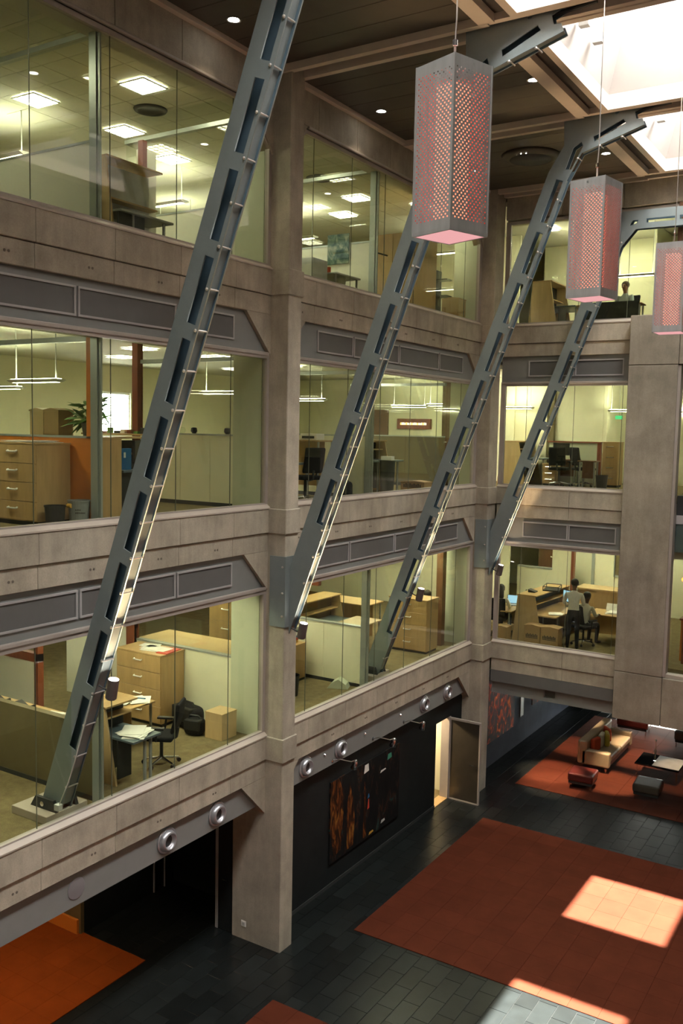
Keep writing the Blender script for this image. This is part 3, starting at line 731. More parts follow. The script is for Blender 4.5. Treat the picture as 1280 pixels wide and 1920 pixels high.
def strut(label, yc, kind):
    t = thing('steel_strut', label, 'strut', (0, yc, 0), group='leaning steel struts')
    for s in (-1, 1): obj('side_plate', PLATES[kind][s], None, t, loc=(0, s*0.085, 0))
    s = 0.65 if kind != 'corner' else 0.4
    low = -9.6 if kind == 'long' else -7.3
    s = 0.647
    while s > low:
        x, z = lg(s, 0.383)
        obj('rod', rod_me, None, t, loc=(x, 0, z)); obj('bolt', bolt_me, None, t, loc=(x-0.02, -0.096, z))
        s -= 0.497
    xq = {'long': None, 'short': 0.365, 'corner': 0.33}[kind]
    s0 = -9.6 if xq is None else (xq-OX-0.36*AZ)/AX
    a1, a2 = lg(s0, 0.352), lg(s0, 0.364)
    e1, e2 = (lg(1.02, 0.352), lg(1.02, 0.364)) if kind != 'corner' else (lg(0.60, 0.352), lg(0.60, 0.364))
    f1, f2 = (lg(s0+1.15, 0.006), lg(s0+1.15, 0.018)) if xq else (lg(s0, 0.006), lg(s0, 0.018))
    obj('shading_web', MB().prism([f1, f2, lg(0.85, 0.018), lg(0.85, 0.006)], 'Y', -0.074, 0.074), 'steel', t)  # added plate closing the left side, keeps the space between plates dark
    obj('web', MB().prism([a1, a2, e2, e1], 'Y', -0.074, 0.074), 'steel', t)
    if kind != 'corner':
        obj('arm_web', MB().prism([(3.70, 14.445), (4.80, 14.78), (4.795, 14.795), (3.695, 14.46)], 'Y', -0.074, 0.074), 'steel', t)
    else:
        obj('arm_web', MB().prism([(3.62, 13.93), (7.7, 13.87), (7.7, 13.885), (3.62, 13.945)], 'Y', -0.074, 0.074), 'steel', t)
    if kind != 'corner':
        obj('head_rod', MB().tube((4.55, 0, 15.03), (5.25, 0, 15.09), 0.03, 8), 'charcoal', t)
        for (a, b) in (((3.62, 14.33), (3.62, 14.33)), ((4.02, 14.50), (4.02, 14.50)), ((4.42, 14.60), (4.42, 14.60))):
            obj('rod', rod_me, None, t, loc=(a[0]+0.04, 0, a[1])); obj('bolt', bolt_me, None, t, loc=(a[0]+0.02, -0.096, a[1]))
        # joint web stiffening the head
        obj('web', MB().prism([(3.40, 14.62), (3.42, 14.62), (3.40, 15.09), (3.38, 15.09)], 'Y', -0.074, 0.074), 'steel', t)
    if kind == 'long':
        obj('base_plinth', bx(-1.02, -0.36, 3.852, -0.30, 0.36, 3.965), 'sill_metal', t, bevel=0.008)
        obj('base_shoe', MB().prism([(-0.82, 3.965), (-0.30, 3.965), (-0.36, 4.12), (-0.72, 4.12)], 'Y', -0.20, -0.15).prism([(-0.82, 3.965), (-0.30, 3.965), (-0.36, 4.12), (-0.72, 4.12)], 'Y', 0.15, 0.20), 'charcoal', t)
        obj('base_pin', MB().tube((-0.55, -0.23, 4.05), (-0.55, 0.23, 4.05), 0.035, 12), 'chrome', t)
    else:
        xf = 0.335 if kind == 'short' else 0.30
        w0, w1 = (-0.19, 0.18) if kind == 'short' else (-0.25, 0.26)
        e = 0.028
        obj('bracket', MB().prism([(xf-0.30, w0-e), (xf+e, w0-e), (xf+e, w1+e), (xf-0.30, w1+e), (xf-0.30, w1+0.002), (xf+0.002, w1+0.002), (xf+0.002, w0-0.002), (xf-0.30, w0-0.002)], 'Z', 5.86, 7.08), 'steel', t)
        for z in (6.05, 6.45, 6.9): obj('bolt', bolt_me, None, t, loc=(xf-0.03, w0-e, z))
    return t
SL = ['nearest grey steel strut, passing through the glass of the left bay', 'grey steel strut bolted to the concrete column between the two bays',
      'grey steel strut passing through the glass in the middle of the second bay', 'grey steel strut at the corner column with a level top arm']
for yc, kd, lb in zip(STRUTY, ('long', 'short', 'long', 'corner'), SL): strut(lb, yc, kd)

# ---------------- uplighters at the foot of each strut
def uplight(label, x, y, z):
    t = thing('spotlight', label, 'spotlight', (x, y, z), group='strut uplighters')
    ax = Vector((0.20, 0, 0.98)).normalized()
    p0, p1 = ax*-0.15, ax*0.13
    obj('housing', MB().lathe([(0.0, 0), (0.062, 0), (0.075, 0.015), (0.075, 0.28), (0.068, 0.28), (0.066, 0.25), (0, 0.25)], p0, ax, 20), 'lamp_housing', t, smooth=False)
    obj('lens', MB().disc(p0+ax*0.262, ax, 0.064), 'halogen', t)
    obj('bracket', MB().path([(-0.075, 0, -0.05), (-0.14, 0, -0.03), (-0.20, -0.05, 0.02)], 0.013), 'charcoal', t)
    tgt = Vector((0.27, 0, 0.963))
    spot(t, p0+ax*0.30, p0+ax*0.30+Vector((0.30, 0.0, 0.954)), 620, 26, WARM, 0.8, 0.04)
    spot(t, p0+ax*0.30, p0+ax*0.30+Vector((0.18, 0.0, 0.954)), 40, 70, WARM, 0.9, 0.04)
    return t
UL = ['round halogen uplighter at the foot of the nearest strut', 'round halogen uplighter below the bracket on the concrete column',
      'round halogen uplighter on the strut in the second bay', 'round halogen uplighter at the corner column']
for yc, lb in zip(STRUTY, UL): uplight(lb, 0.60, yc-0.02, 5.82)

# cable on the nearest strut
pts = [(0.40, -4.36, 5.72), (0.22, -4.36, 5.2), (0.10, -4.38, 4.8), (-0.06, -4.36, 4.45), (-0.20, -4.40, 4.12)]
t = thing('power_cable', 'thin pale cable running down the nearest strut behind the glass', 'cable')
obj('wire', MB().path(pts, 0.008), 'light_grey', t); obj('plug', MB().box(-0.26, -4.44, 4.04, -0.17, -4.36, 4.13), 'light_grey', t, bevel=0.01)

# ================================================================== LANTERNS
LS, LH, LP = 0.47, 1.46, 0.0235
def perforated_sheet():
    mb = MB(); nc = 20; nr = 62
    half = LS/2; p = LP; rad = p*0.31
    for i in range(nc):
        for j in range(nr):
            x0 = -half+i*p; z0 = j*LH/nr; pz = LH/nr; x1, z1 = x0+p, z0+pz
            hole = (i+j) % 2 == 0 and 4 <= j < nr-4 and 0 < i < nc-1
            c4 = [(x0, 0, z0), (x1, 0, z0), (x1, 0, z1), (x0, 0, z1)]
            if not hole: mb.add(c4, [(0, 1, 2, 3)]); continue
            cx_, cz_ = x0+p/2, z0+pz/2
            h = [(cx_+rad*math.cos(a), 0, cz_+rad*math.sin(a)) for a in [R(225), R(270), R(315), R(0), R(45), R(90), R(135), R(180)]]
            mb.add(c4+h, [(0, 1, 6, 5, 4), (1, 2, 8, 7, 6), (2, 3, 10, 9, 8), (3, 0, 4, 11, 10)])
    me = mb.mesh('perforated_side', fix=False)
    bm = bmesh.new(); bm.from_mesh(me); bmesh.ops.remove_doubles(bm, verts=bm.verts, dist=1e-6); bm.to_mesh(me); bm.free()
    me.materials.append(MATS['perforated_sheet']); return me
sheet = perforated_sheet()
def lantern(label, x, y, rz):
    t = thing('pendant_lantern', label, 'lantern', (x, y, 11.0), rz, group='red glowing perforated lanterns')
    for k in range(4):
        a = math.pi/2*k
        obj('perforated_side', sheet, None, t, loc=(math.sin(a)*LS/2, -math.cos(a)*LS/2, 0), rot=(0, 0, a))
    for sx in (-1, 1):
        for sy in (-1, 1):
            obj('corner_bead', bx(sx*LS/2-0.006, sy*LS/2-0.006, 0, sx*LS/2+0.006, sy*LS/2+0.006, LH), 'perforated', t)
    obj('bottom_diffuser', bx(-LS/2+0.012, -LS/2+0.012, -0.008, LS/2-0.012, LS/2-0.012, 0.004), 'lantern_base', t)
    obj('bottom_rim', MB().ring([(-LS/2-.004, -LS/2-.004), (LS/2+.004, -LS/2-.004), (LS/2+.004, LS/2+.004), (-LS/2-.004, LS/2+.004)], [(-LS/2+.012, -LS/2+.012), (LS/2-.012, -LS/2+.012), (LS/2-.012, LS/2-.012), (-LS/2+.012, LS/2-.012)], 'Z', -0.012, 0.02), 'perforated', t)
    obj('core', bx(-0.105, -0.105, 0.12, 0.105, 0.105, 1.30), 'lantern_core', t, label='glowing red inner tube')
    obj('cross_bar', MB().box(-LS/2, -0.012, LH-0.06, LS/2, 0.012, LH-0.03).box(-0.012, -LS/2, LH-0.06, 0.012, LS/2, LH-0.03), 'grey_plastic', t)
    obj('hanging_rod', MB().tube((0, 0, LH-0.06), (0, 0, LH+0.17), 0.011), 'rod_metal', t)
    obj('hook', MB().lathe([(0, 0), (0.022, 0.01), (0.022, 0.06), (0.0, 0.07)], (0, 0, LH+0.17), (0, 0, 1), 10), 'chrome', t)
    obj('cable', MB().path([(0, 0, LH+0.24), (0.01, 0, LH+0.40), (0, 0, 15.03-11.0)], 0.007), 'rod_metal', t)
    return t
lantern('largest perforated metal box lantern glowing red, nearest the camera', 5.62, -4.90, R(-19))
lantern('middle perforated metal box lantern glowing red', 5.62, -0.68, R(-10))
lantern('smallest perforated metal box lantern glowing red, nearest the back wall', 5.62, 3.68, R(0.5))

# ================================================================== AIR NOZZLES, WALL LAMPS, CEILING LAMPS
def nozzle(label, y, dish=False):
    t = thing('air_nozzle', label, 'air nozzle', (-0.10, y, 2.89), group='round air nozzles on the grey beam')
    if dish:
        obj('cover', MB().lathe([(0, 0), (0.15, 0), (0.15, 0.008), (0, 0.012)], (0, 0, 0), (1, 0, 0), 28), 'nozzle', t)
        return t
    obj('flange', MB().lathe([(0.205, 0.0), (0.205, 0.02), (0.17, 0.03), (0.165, 0.015), (0.165, 0.0)], (0, 0, 0), (1, 0, 0), 28), 'nozzle', t, smooth=True)
    d = Vector((1, 0, 0))
    obj('bowl', MB().lathe([(0.175, 0.0), (0.168, 0.04), (0.150, 0.085), (0.128, 0.10), (0.115, 0.095), (0.10, 0.06), (0.09, 0.03), (0.0, 0.03)], (0.0, 0, 0), d, 28), 'nozzle', t, smooth=True)
    obj('throat', MB().disc(d*0.034, d, 0.095, 20), 'nozzle_dark', t)
    return t
NZ = [(-1.23, 'steel air nozzle in the left bay closest to the column'), (-2.42, 'steel air nozzle in the left bay farther from the column'),
      (1.35, 'steel air nozzle just right of the column'), (2.58, 'steel air nozzle above the gold end of the painting'),
      (6.24, 'steel air nozzle left of the one nearest the corner'), (7.47, 'steel air nozzle nearest the corner above the open door')]
for y, lb in NZ: nozzle(lb, y)
nozzle('flat round cover plate on the grey beam of the left bay', -4.2, True)
for i, (y, lb) in enumerate([(2.01, 'small chrome stud between the first two nozzles right of the column'), (3.55, 'small chrome stud above the middle of the painting'), (5.09, 'small chrome stud left of the last picture lamp')]):
    tag(obj('wall_stud', MB().lathe([(0, 0), (0.03, 0), (0.03, 0.01), (0.018, 0.03), (0, 0.035)], (-0.10, y, 2.92), (1, 0, 0), 12), 'chrome'), lb, 'stud', 'chrome studs on the grey beam')
def pic_lamp(label, y):
    t = thing('picture_lamp', label, 'lamp', (-0.10, y, 2.72), group='chrome picture lamps')
    obj('arm', MB().path([(0, 0, 0), (0.10, 0.10, 0.02), (0.26, 0.30, -0.06), (0.34, 0.36, -0.02)], 0.012, 6), 'chrome', t)
    obj('wall_plate', MB().lathe([(0, 0), (0.035, 0), (0.035, 0.012), (0, 0.02)], (0, 0, 0), (1, 0, 0), 12), 'chrome', t)
    d = Vector((-0.30, 0.05, -0.95)).normalized()
    obj('shade', MB().lathe([(0.02, 0.0), (0.035, 0.03), (0.07, 0.20), (0.066, 0.20), (0.03, 0.04), (0.015, 0.01)], (0.34, 0.36, -0.02), d, 16), 'chrome', t, smooth=True)
    return t
pic_lamp('chrome picture lamp over the gold end of the painting', 2.30); pic_lamp('chrome picture lamp over the dark end of the painting', 3.88); pic_lamp('chrome picture lamp right of the painting near the doorway', 5.25)

def downlight(label, x, y, e=40):
    t = thing('downlight', label, 'downlight', (x, y, 15.13), group='recessed ceiling downlights')
    obj('rim', MB().lathe([(0.11, 0.0), (0.11, -0.015), (0.085, -0.012), (0.08, 0.01), (0.08, 0.0)], (0, 0, 0), (0, 0, 1), 20), 'chrome', t)
    obj('lamp_disc', MB().disc((0, 0, -0.004), (0, 0, -1), 0.08), 'downlight', t)
    spot(t, (0, 0, -0.03), (0, 0, -1), e, 95, (1.0, 0.80, 0.58), 0.7, 0.06)
for x, y, lb in [(0.54, -1.75, 'bright ceiling downlight left of the nearest strut'), (0.52, 2.57, 'ceiling downlight close to the wall of the second bay'), (3.48, 2.50, 'ceiling downlight near the skylight edge between two struts'),
                 (3.38, 7.04, 'ceiling downlight near the skylight edge by the back wall'), (0.52, 6.95, 'ceiling downlight hidden near the corner'), (3.48, -1.85, 'ceiling downlight above the nearest strut top')]:
    downlight(lb, x, y)
# perforated dome in the ceiling
t = thing('ceiling_dome', 'dark round perforated dome recessed into the plank ceiling', 'ceiling dome', (1.95, 6.45, 15.13))
obj('rim', MB().lathe([(0.62, 0.0), (0.58, -0.06), (0.46, -0.10), (0.44, -0.09), (0.44, 0.0)], (0, 0, 0), (0, 0, 1), 36), 'ceiling_plank', t, smooth=True)
obj('bowl', MB().lathe([(0.44, -0.095), (0.43, -0.02), (0.3, -0.008), (0.0, -0.005)], (0, 0, 0), (0, 0, 1), 36), 'nozzle_dark', t, smooth=True)
for i in range(5): obj('pin_light', MB().disc((0.30*math.cos(3.6+i*0.35), 0.50*math.sin(3.6+i*0.35), -0.088-0.002*i), (0, 0, -1), 0.012, 8), 'downlight', t)
# lamps on the slopes of the skylight wells
for x, y, lb in [(4.52, 1.95, 'left of two wall lamps in the larger skylight'), (4.52, 2.66, 'right of two wall lamps in the larger skylight'),
                 (4.52, 6.25, 'left of two wall lamps in the skylight by the back wall'), (4.52, 6.95, 'right of two wall lamps in the skylight by the back wall')]:
    t = thing('wall_lamp', lb, 'wall lamp', (x, y, 15.62), group='skylight wall lamps')
    obj('housing', bx(-0.10, -0.06, -0.06, 0.06, 0.06, 0.04), 'light_grey', t, bevel=0.006)
    obj('bulb', bx(-0.03, -0.045, 0.04, 0.05, 0.045, 0.05), 'sky_lamp', t)
    spot(t, (0.02, 0, 0.07), (0.10, 0, 1), 60, 120, (1.0, 0.90, 0.78), 0.8, 0.05)

# ================================================================== PAINTINGS ON THE GROUND FLOOR
t = thing('painting', 'large dark abstract painting with gold and red strokes on the black wall', 'painting', (-0.22, 3.85, 1.36))
obj('canvas', bx(0.0, -1.45, -0.86, 0.035, 1.43, 0.85), 'art_dark', t, bevel=0.004)
obj('gold_strokes', MB().prism([(-1.448, -0.1), (-1.30, -0.75), (-1.05, -0.70), (-0.95, 0.1), (-1.0, 0.60), (-1.15, 0.849), (-1.448, 0.849)], 'X', 0.035, 0.037), 'art_gold', t)
obj('gold_strokes', MB().prism([(-0.80, -0.80), (-0.55, -0.78), (-0.50, -0.2), (-0.60, 0.30), (-0.72, 0.62), (-0.80, 0.2)], 'X', 0.035, 0.0368), 'art_gold', t)
obj('gold_strokes', MB().prism([(-0.15, -0.80), (-0.02, -0.80), (-0.05, 0.1), (-0.12, 0.45)], 'X', 0.035, 0.0368), 'art_gold', t)
for a, b, c_, d, m_ in [(-0.15, 0.62, 0.05, 0.80, 'paper'), (0.55, 0.42, 0.80, 0.47, 'paper'), (0.02, -0.22, 0.10, 0.0, 'red_print'), (0.85, 0.62, 1.05, 0.75, 'green_print'), (0.02, 0.02, 0.10, 0.12, 'blue'), (0.62, -0.75, 0.80, -0.68, 'light_grey'), (0.1, -0.82, 0.30, -0.76, 'yellow_print')]:
    obj('brush_stroke', MB().prism([(a, b), (c_, b+0.02), (c_-0.02, d), (a+0.03, d)], 'X', 0.0352, 0.0375), m_, t)
t = thing('painting', 'large fiery red and orange abstract painting on the blue-grey lounge wall', 'painting', (-0.22, 11.2, 1.55))
obj('canvas', bx(0.0, -1.7, -0.85, 0.04, 1.1, 0.95), 'art_fire', t, bevel=0.004)
t = thing('painting', 'smaller fiery painting farther along the lounge wall', 'painting', (-0.22, 14.6, 1.55))
obj('canvas', bx(0.0, -0.8, -0.6, 0.04, 0.8, 0.7), 'art_fire', t, bevel=0.004)
t = thing('wall_slot', 'narrow black vertical slot between the two lounge paintings', 'wall recess', (-0.22, 12.95, 1.6))
obj('recess', bx(0, -0.12, -0.75, 0.03, 0.12, 0.9), 'black', t)
obj('rim', MB().ring([(-0.14, -0.77), (0.14, -0.77), (0.14, 0.92), (-0.14, 0.92)], [(-0.12, -0.75), (0.12, -0.75), (0.12, 0.9), (-0.12, 0.9)], 'X', 0, 0.035), 'charcoal', t)
t = thing('wall_socket', 'white wall socket low on the concrete column', 'socket', (-0.47, 0.0, 0.30))
obj('plate', bx(-0.055, -0.012, -0.055, 0.055, 0.0, 0.055), 'paper', t, bevel=0.004); obj('insert', bx(-0.03, -0.016, -0.03, 0.03, -0.010, 0.03), 'light_grey', t)
# doorway room lamp
tl = thing('ceiling_lamp', 'warm lamp inside the lit doorway', 'lamp', (-1.2, 7.3, 2.55))
obj('shade', MB().lathe([(0.15, 0), (0.15, 0.05), (0.05, 0.09)], (0, 0, 0), (0, 0, 1), 16), 'light_grey', tl); obj('bulb', MB().disc((0, 0, -0.002), (0, 0, -1), 0.13), 'halogen', tl)
spot(tl, (0, 0, -0.03), (0, 0, -1), 160, 165, (1.0, 0.74, 0.42), 0.3, 0.1)

# ================================================================== OFFICE FURNITURE BUILDERS
def cabinet(label, x, y, z, w_=0.95, d=0.6, h=1.3, n=4, rz=0, m_='beech', handle='paper', group='four drawer filing cabinets'):
    t = thing('filing_cabinet', label, 'cabinet', (x, y, z), rz, group)
    obj('body', bx(0, 0.02, 0.06, w_, d, h-0.025), m_, t)
    obj('plinth', bx(0.02, 0.05, 0, w_-0.02, d-0.02, 0.06), 'charcoal', t)
    obj('top', bx(-0.01, -0.005, h-0.025, w_+0.01, d+0.01, h), m_, t, bevel=0.004)
    dh = (h-0.025-0.07)/n
    for i in range(n):
        dr_ = obj('drawer', bx(0.006, 0.0, 0.07+i*dh+0.005, w_-0.006, 0.022, 0.07+(i+1)*dh-0.005), m_, t, bevel=0.003, seg=1)
        hz = 0.07+(i+0.62)*dh
        obj('handle', MB().path([(w_/2-0.09, 0, hz+.012), (w_/2-0.09, -0.03, hz), (w_/2+0.09, -0.03, hz), (w_/2+0.09, 0, hz+.012)], 0.013, 6), handle, dr_)
    return t
def carton(label, x, y, z, w_=0.4, d=0.4, h=0.4, rz=0, m_='cardboard', prt=True, closed=True):
    t = thing('cardboard_box', label, 'box', (x, y, z), rz)
    obj('body', bx(-w_/2, -d/2, 0, w_/2, d/2, h), m_, t, bevel=0.004)
    if closed:
        obj('flap', MB().prism([(-w_/2-0.01, h), (w_/2+0.01, h), (w_/2+0.01, h+0.02), (0, h+0.05), (-w_/2-0.01, h+0.02)], 'Y', -d/2-0.01, d/2+0.01), m_, t)
    if prt:
        p_ = MB()
        for i in range(9): p_.box(-w_*0.38+i*w_*0.085, -d/2-0.003, h*0.45, -w_*0.38+i*w_*0.085+w_*0.06, -d/2-0.001, h*0.45+0.07+0.02*(i % 2))
        p_.box(-w_*0.38, -d/2-0.003, h*0.40, w_*0.38, -d/2-0.001, h*0.43)
        obj('printed_label', p_, 'print_dark', t)
    return t
def sheets(label, x, y, z, rz=0, n=3, w_=0.30, d=0.42, seed=1, m_='paper'):
    t = thing('paper_stack', label, 'papers', (x, y, z), rz); rr = random.Random(seed)
    for i in range(n):
        o = obj('sheet', bx(-w_/2, -d/2, 0, w_/2, d/2, 0.006), m_, t, loc=(rr.uniform(-.06, .06), rr.uniform(-.05, .05), 0.0005+i*0.0065), rot=(0, 0, rr.uniform(-.35, .35)))
    return t
def monitor(label, x, y, z, rz=0, lit=False):
    t = thing('monitor', label, 'monitor', (x, y, z), rz)
    obj('stand', MB().lathe([(0.10, 0), (0.10, 0.012), (0.02, 0.02), (0.018, 0.14)], (0, 0, 0), (0, 0, 1), 14), 'charcoal', t)
    obj('casing', bx(-0.23, -0.02, 0.10, 0.23, 0.025, 0.44), 'black', t, bevel=0.008)
    obj('screen', bx(-0.21, -0.024, 0.125, 0.21, -0.019, 0.42), 'screen_blue' if lit else 'black_gloss', t)
    return t
def laptop(label, x, y, z, rz=0):
    t = thing('laptop', label, 'laptop', (x, y, z), rz)
    obj('base', bx(-0.17, -0.12, 0, 0.17, 0.12, 0.02), 'grey_plastic', t, bevel=0.004)
    obj('lid', MB().prism([(0.12, 0.02), (0.135, 0.02), (0.185, 0.25), (0.17, 0.25)], 'X', -0.17, 0.17), 'charcoal', t)
    obj('screen', MB().prism([(0.1185, 0.035), (0.1205, 0.035), (0.169, 0.24), (0.167, 0.24)], 'X', -0.155, 0.155), 'screen_blue', t)
    return t
def bin_(label, x, y, z, r=0.14, h=0.32, m_='black', text=False):
    t = thing('waste_bin', label, 'bin', (x, y, z))
    obj('shell', MB().lathe([(r*0.82, 0), (r, h), (r*1.05, h), (r*1.05, h-0.02), (r*0.94, h-0.02), (r*0.78, 0.02), (0, 0.02)], (0, 0, 0), (0, 0, 1), 24), m_, t, smooth=False)
    if text:
        mk = MB(); rr = random.Random(4)
        for row, nn in ((0.62, 5), (0.50, 9)):
            for i in range(nn):
                a = R(-62)+i*R(6.4); z0 = h*row; rad = r*(0.82+0.18*row)+0.004
                p = Vector((math.cos(a)*rad, math.sin(a)*rad, z0)); q = Vector((math.cos(a+R(4.6))*rad, math.sin(a+R(4.6))*rad, z0))
                hh = 0.016+0.008*rr.random()
                mk.add([p, q, q+Vector((0, 0, hh)), p+Vector((0, 0, hh))], [(0, 1, 2, 3)])
        obj('lettering', mk, 'print_dark', t, label='two short lines of dark lettering')
        obj('handle', MB().tube((0.02, -r*1.0, h*0.8), (-0.05, -r*1.02, h*0.8), 0.03, 10), 'yellow_print', t)
    return t
def office_chair(label, x, y, z, rz=0, group='black swivel chairs'):
    """faces +Y local"""
    t = thing('swivel_chair', label, 'chair', (x, y, z), rz, group)
    obj('seat', bx(-0.24, -0.23, 0.44, 0.24, 0.25, 0.52), 'black_fabric', t, bevel=0.035, seg=3)
    bk = MB().prism([(-0.22, 0.56), (-0.26, 0.60), (-0.31, 0.80), (-0.35, 1.02), (-0.33, 1.06), (-0.29, 1.05), (-0.25, 0.82), (-0.19, 0.60)], 'X', -0.22, 0.22)
    obj('backrest', bk, 'black_fabric', t, bevel=0.02)
    obj('back_post', MB().path([(0, -0.10, 0.43), (0, -0.24, 0.46), (0, -0.27, 0.62)], 0.025), 'charcoal', t)
    for s in (-1, 1):
        obj('armrest', MB().path([(s*0.26, 0.02, 0.46), (s*0.28, 0.0, 0.66)], 0.018).box(s*0.28-0.04, -0.12, 0.66, s*0.28+0.04, 0.14, 0.69), 'black', t)
    obj('gas_lift', MB().tube((0, 0, 0.10), (0, 0, 0.44), 0.028, 12), 'charcoal', t)
    for i in range(5):
        a = 2*math.pi*i/5+0.3
        lg_ = obj('base_leg', MB().tube((0, 0, 0.12), (0.29*math.cos(a), 0.29*math.sin(a), 0.075), 0.026, 8, 0.017), 'chrome', t)
        obj('caster', MB().tube((0.29*math.cos(a)-0.025*math.sin(a), 0.29*math.sin(a)+0.025*math.cos(a), 0.035), (0.29*math.cos(a)+0.025*math.sin(a), 0.29*math.sin(a)-0.025*math.cos(a), 0.035), 0.034, 12), 'black', lg_)
    return t
def workstation(label, x, y, z, L=1.6, rz=0, h=1.2, depth=0.85, top='navy_desk', back='charcoal', far=True):
    """hutch desk running along +Y from a tapering wooden end panel at y=0; screen at x<0, desk top towards +X"""
    t = thing('workstation', label, 'desk', (x, y, z), rz)
    for yy in ([0.0, L] if far else [0.0]):
        obj('end_panel', MB().prism([(-0.42, 0), (0.42, 0), (0.18, h), (-0.30, h)], 'Y', yy, yy+0.035), 'beech_light', t)
    obj('screen', bx(-0.10, 0.035, 0.05, -0.06, L, h-0.03), back, t)
    obj('hutch_top', bx(-0.32, 0.0, h, 0.22, L+0.035, h+0.03), 'beech', t, bevel=0.004)
    obj('desk_top', bx(-0.06, 0.035, 0.70, depth, L, 0.735), top, t, bevel=0.006)
    obj('shelf', bx(-0.06, 0.035, 0.95, 0.14, L, 0.975), 'beech', t)
    obj('modesty_panel', bx(0.40, 0.04, 0.10, 0.43, L*0.5, 0.70), 'charcoal', t)
    for yy in (0.35, L-0.15): obj('desk_leg', MB().tube((depth-0.08, yy, 0), (depth-0.08, yy, 0.70), 0.025, 10), 'grey_plastic', t)
    return t
def desk(label, x0, y0, x1, y1, z, h=0.74, top='beech', rz=0):
    t = thing('desk', label, 'desk', (x0, y0, z), rz)
    w_, d = x1-x0, y1-y0
    obj('desk_top', bx(0, 0, h-0.03, w_, d, h), top, t, bevel=0.006)
    for a in (0.06, w_-0.06):
        for b in (0.06, d-0.06): obj('leg', MB().tube((a, b, 0), (a, b, h-0.03), 0.022, 10), 'grey_plastic', t)
    obj('modesty_panel', bx(0.08, d*0.5, 0.25, w_-0.08, d*0.5+0.02, h-0.03), top, t)
    return t
def binder(label, x, y, z, m_='blue', rz=0, group=None):
    t = thing('ring_binder', label, 'binder', (x, y, z), rz, group)
    obj('cover', MB().box(-0.035, -0.14, 0, 0.035, 0.14, 0.32), m_, t, bevel=0.004)
    obj('spine_label', bx(0.035, -0.02, 0.18, 0.037, 0.02, 0.26), 'paper', t); return t
def troffer(label, x, y, z, m_='tube_light', size=0.58):
    t = thing('ceiling_light', label, 'ceiling light', (x, y, z), 0, 'square louvred ceiling lights')
    h_ = size/2
    obj('frame', MB().ring([(-h_, -h_), (h_, -h_), (h_, h_), (-h_, h_)], [(-h_+.025, -h_+.025), (h_-.025, -h_+.025), (h_-.025, h_-.025), (-h_+.025, h_-.025)], 'Z', -0.018, 0.0), 'light_grey', t)
    obj('lamp_panel', bx(-h_+.02, -h_+.02, -0.004, h_-.02, h_-.02, -0.001), m_, t)
    lv = MB()
    for i in range(1, 4): lv.box(-h_+.025, -h_+i*size/4-0.006, -0.022, h_-.025, -h_+i*size/4+0.006, -0.006)
    for i in range(1, 4): lv.box(-h_+i*size/4-0.006, -h_+.025, -0.022, -h_+i*size/4+0.006, h_-.025, -0.006)
    obj('louvre', lv, 'light_grey', t); return t
def pendant(label, x, y, z, zc, L=1.2, rz=0):
    """bar luminaire hung on two rods, lighting up and down"""
    t = thing('pendant_light', label, 'pendant light', (x, y, z), rz, 'bar lights hung under the office ceiling')
    obj('housing', MB().prism([(-0.14, 0.0), (-0.05, -0.035), (0.05, -0.035), (0.14, 0.0), (0.10, 0.02), (-0.10, 0.02)], 'X', -L/2, L/2), 'light_grey', t)
    obj('lower_lamp', bx(-L/2+0.06, -0.045, -0.040, L/2-0.06, 0.045, -0.036), 'tube_side', t)
    obj('upper_lamp', bx(-L/2+0.04, -0.07, 0.021, L/2-0.04, 0.07, 0.026), 'tube_light', t)
    for s in (-1, 1): obj('rod', MB().tube((s*L*0.42, 0, 0.02), (s*L*0.42, 0, zc-z), 0.010, 6), 'light_grey', t)
    return t
NP = [0]
def partition(label, y, x0, x1, zf, zs, zc, m_='cream', seams=(), top_glass=True, th=0.10, rail='alu'):
    t = struct('wall_partition', label, 'partition')
    ed = [x0]+sorted(seams)+[x1]
    for a, b in zip(ed[:-1], ed[1:]): obj('panel', bx(a+.004, y, zf, b-.004, y+th, zs-0.03), m_, t)
    obj('skirting', bx(x0, y-0.008, zf, x1, y, zf+0.07), 'charcoal', t)
    obj('rail', bx(x0, y-0.01, zs-0.03, x1, y+th+0.01, zs), rail, t)
    if top_glass:
        obj('rail', bx(x0, y, zc-0.45, x1, y+th, zc-0.38), 'alu', t)
        obj('pane', bx(x0, y+0.045, zs, x1, y+0.055, zc-0.45), 'glass_clear', t)
        obj('pane', bx(x0, y+0.045, zc-0.38, x1, y+0.055, zc), 'glass_clear', t)
    return t
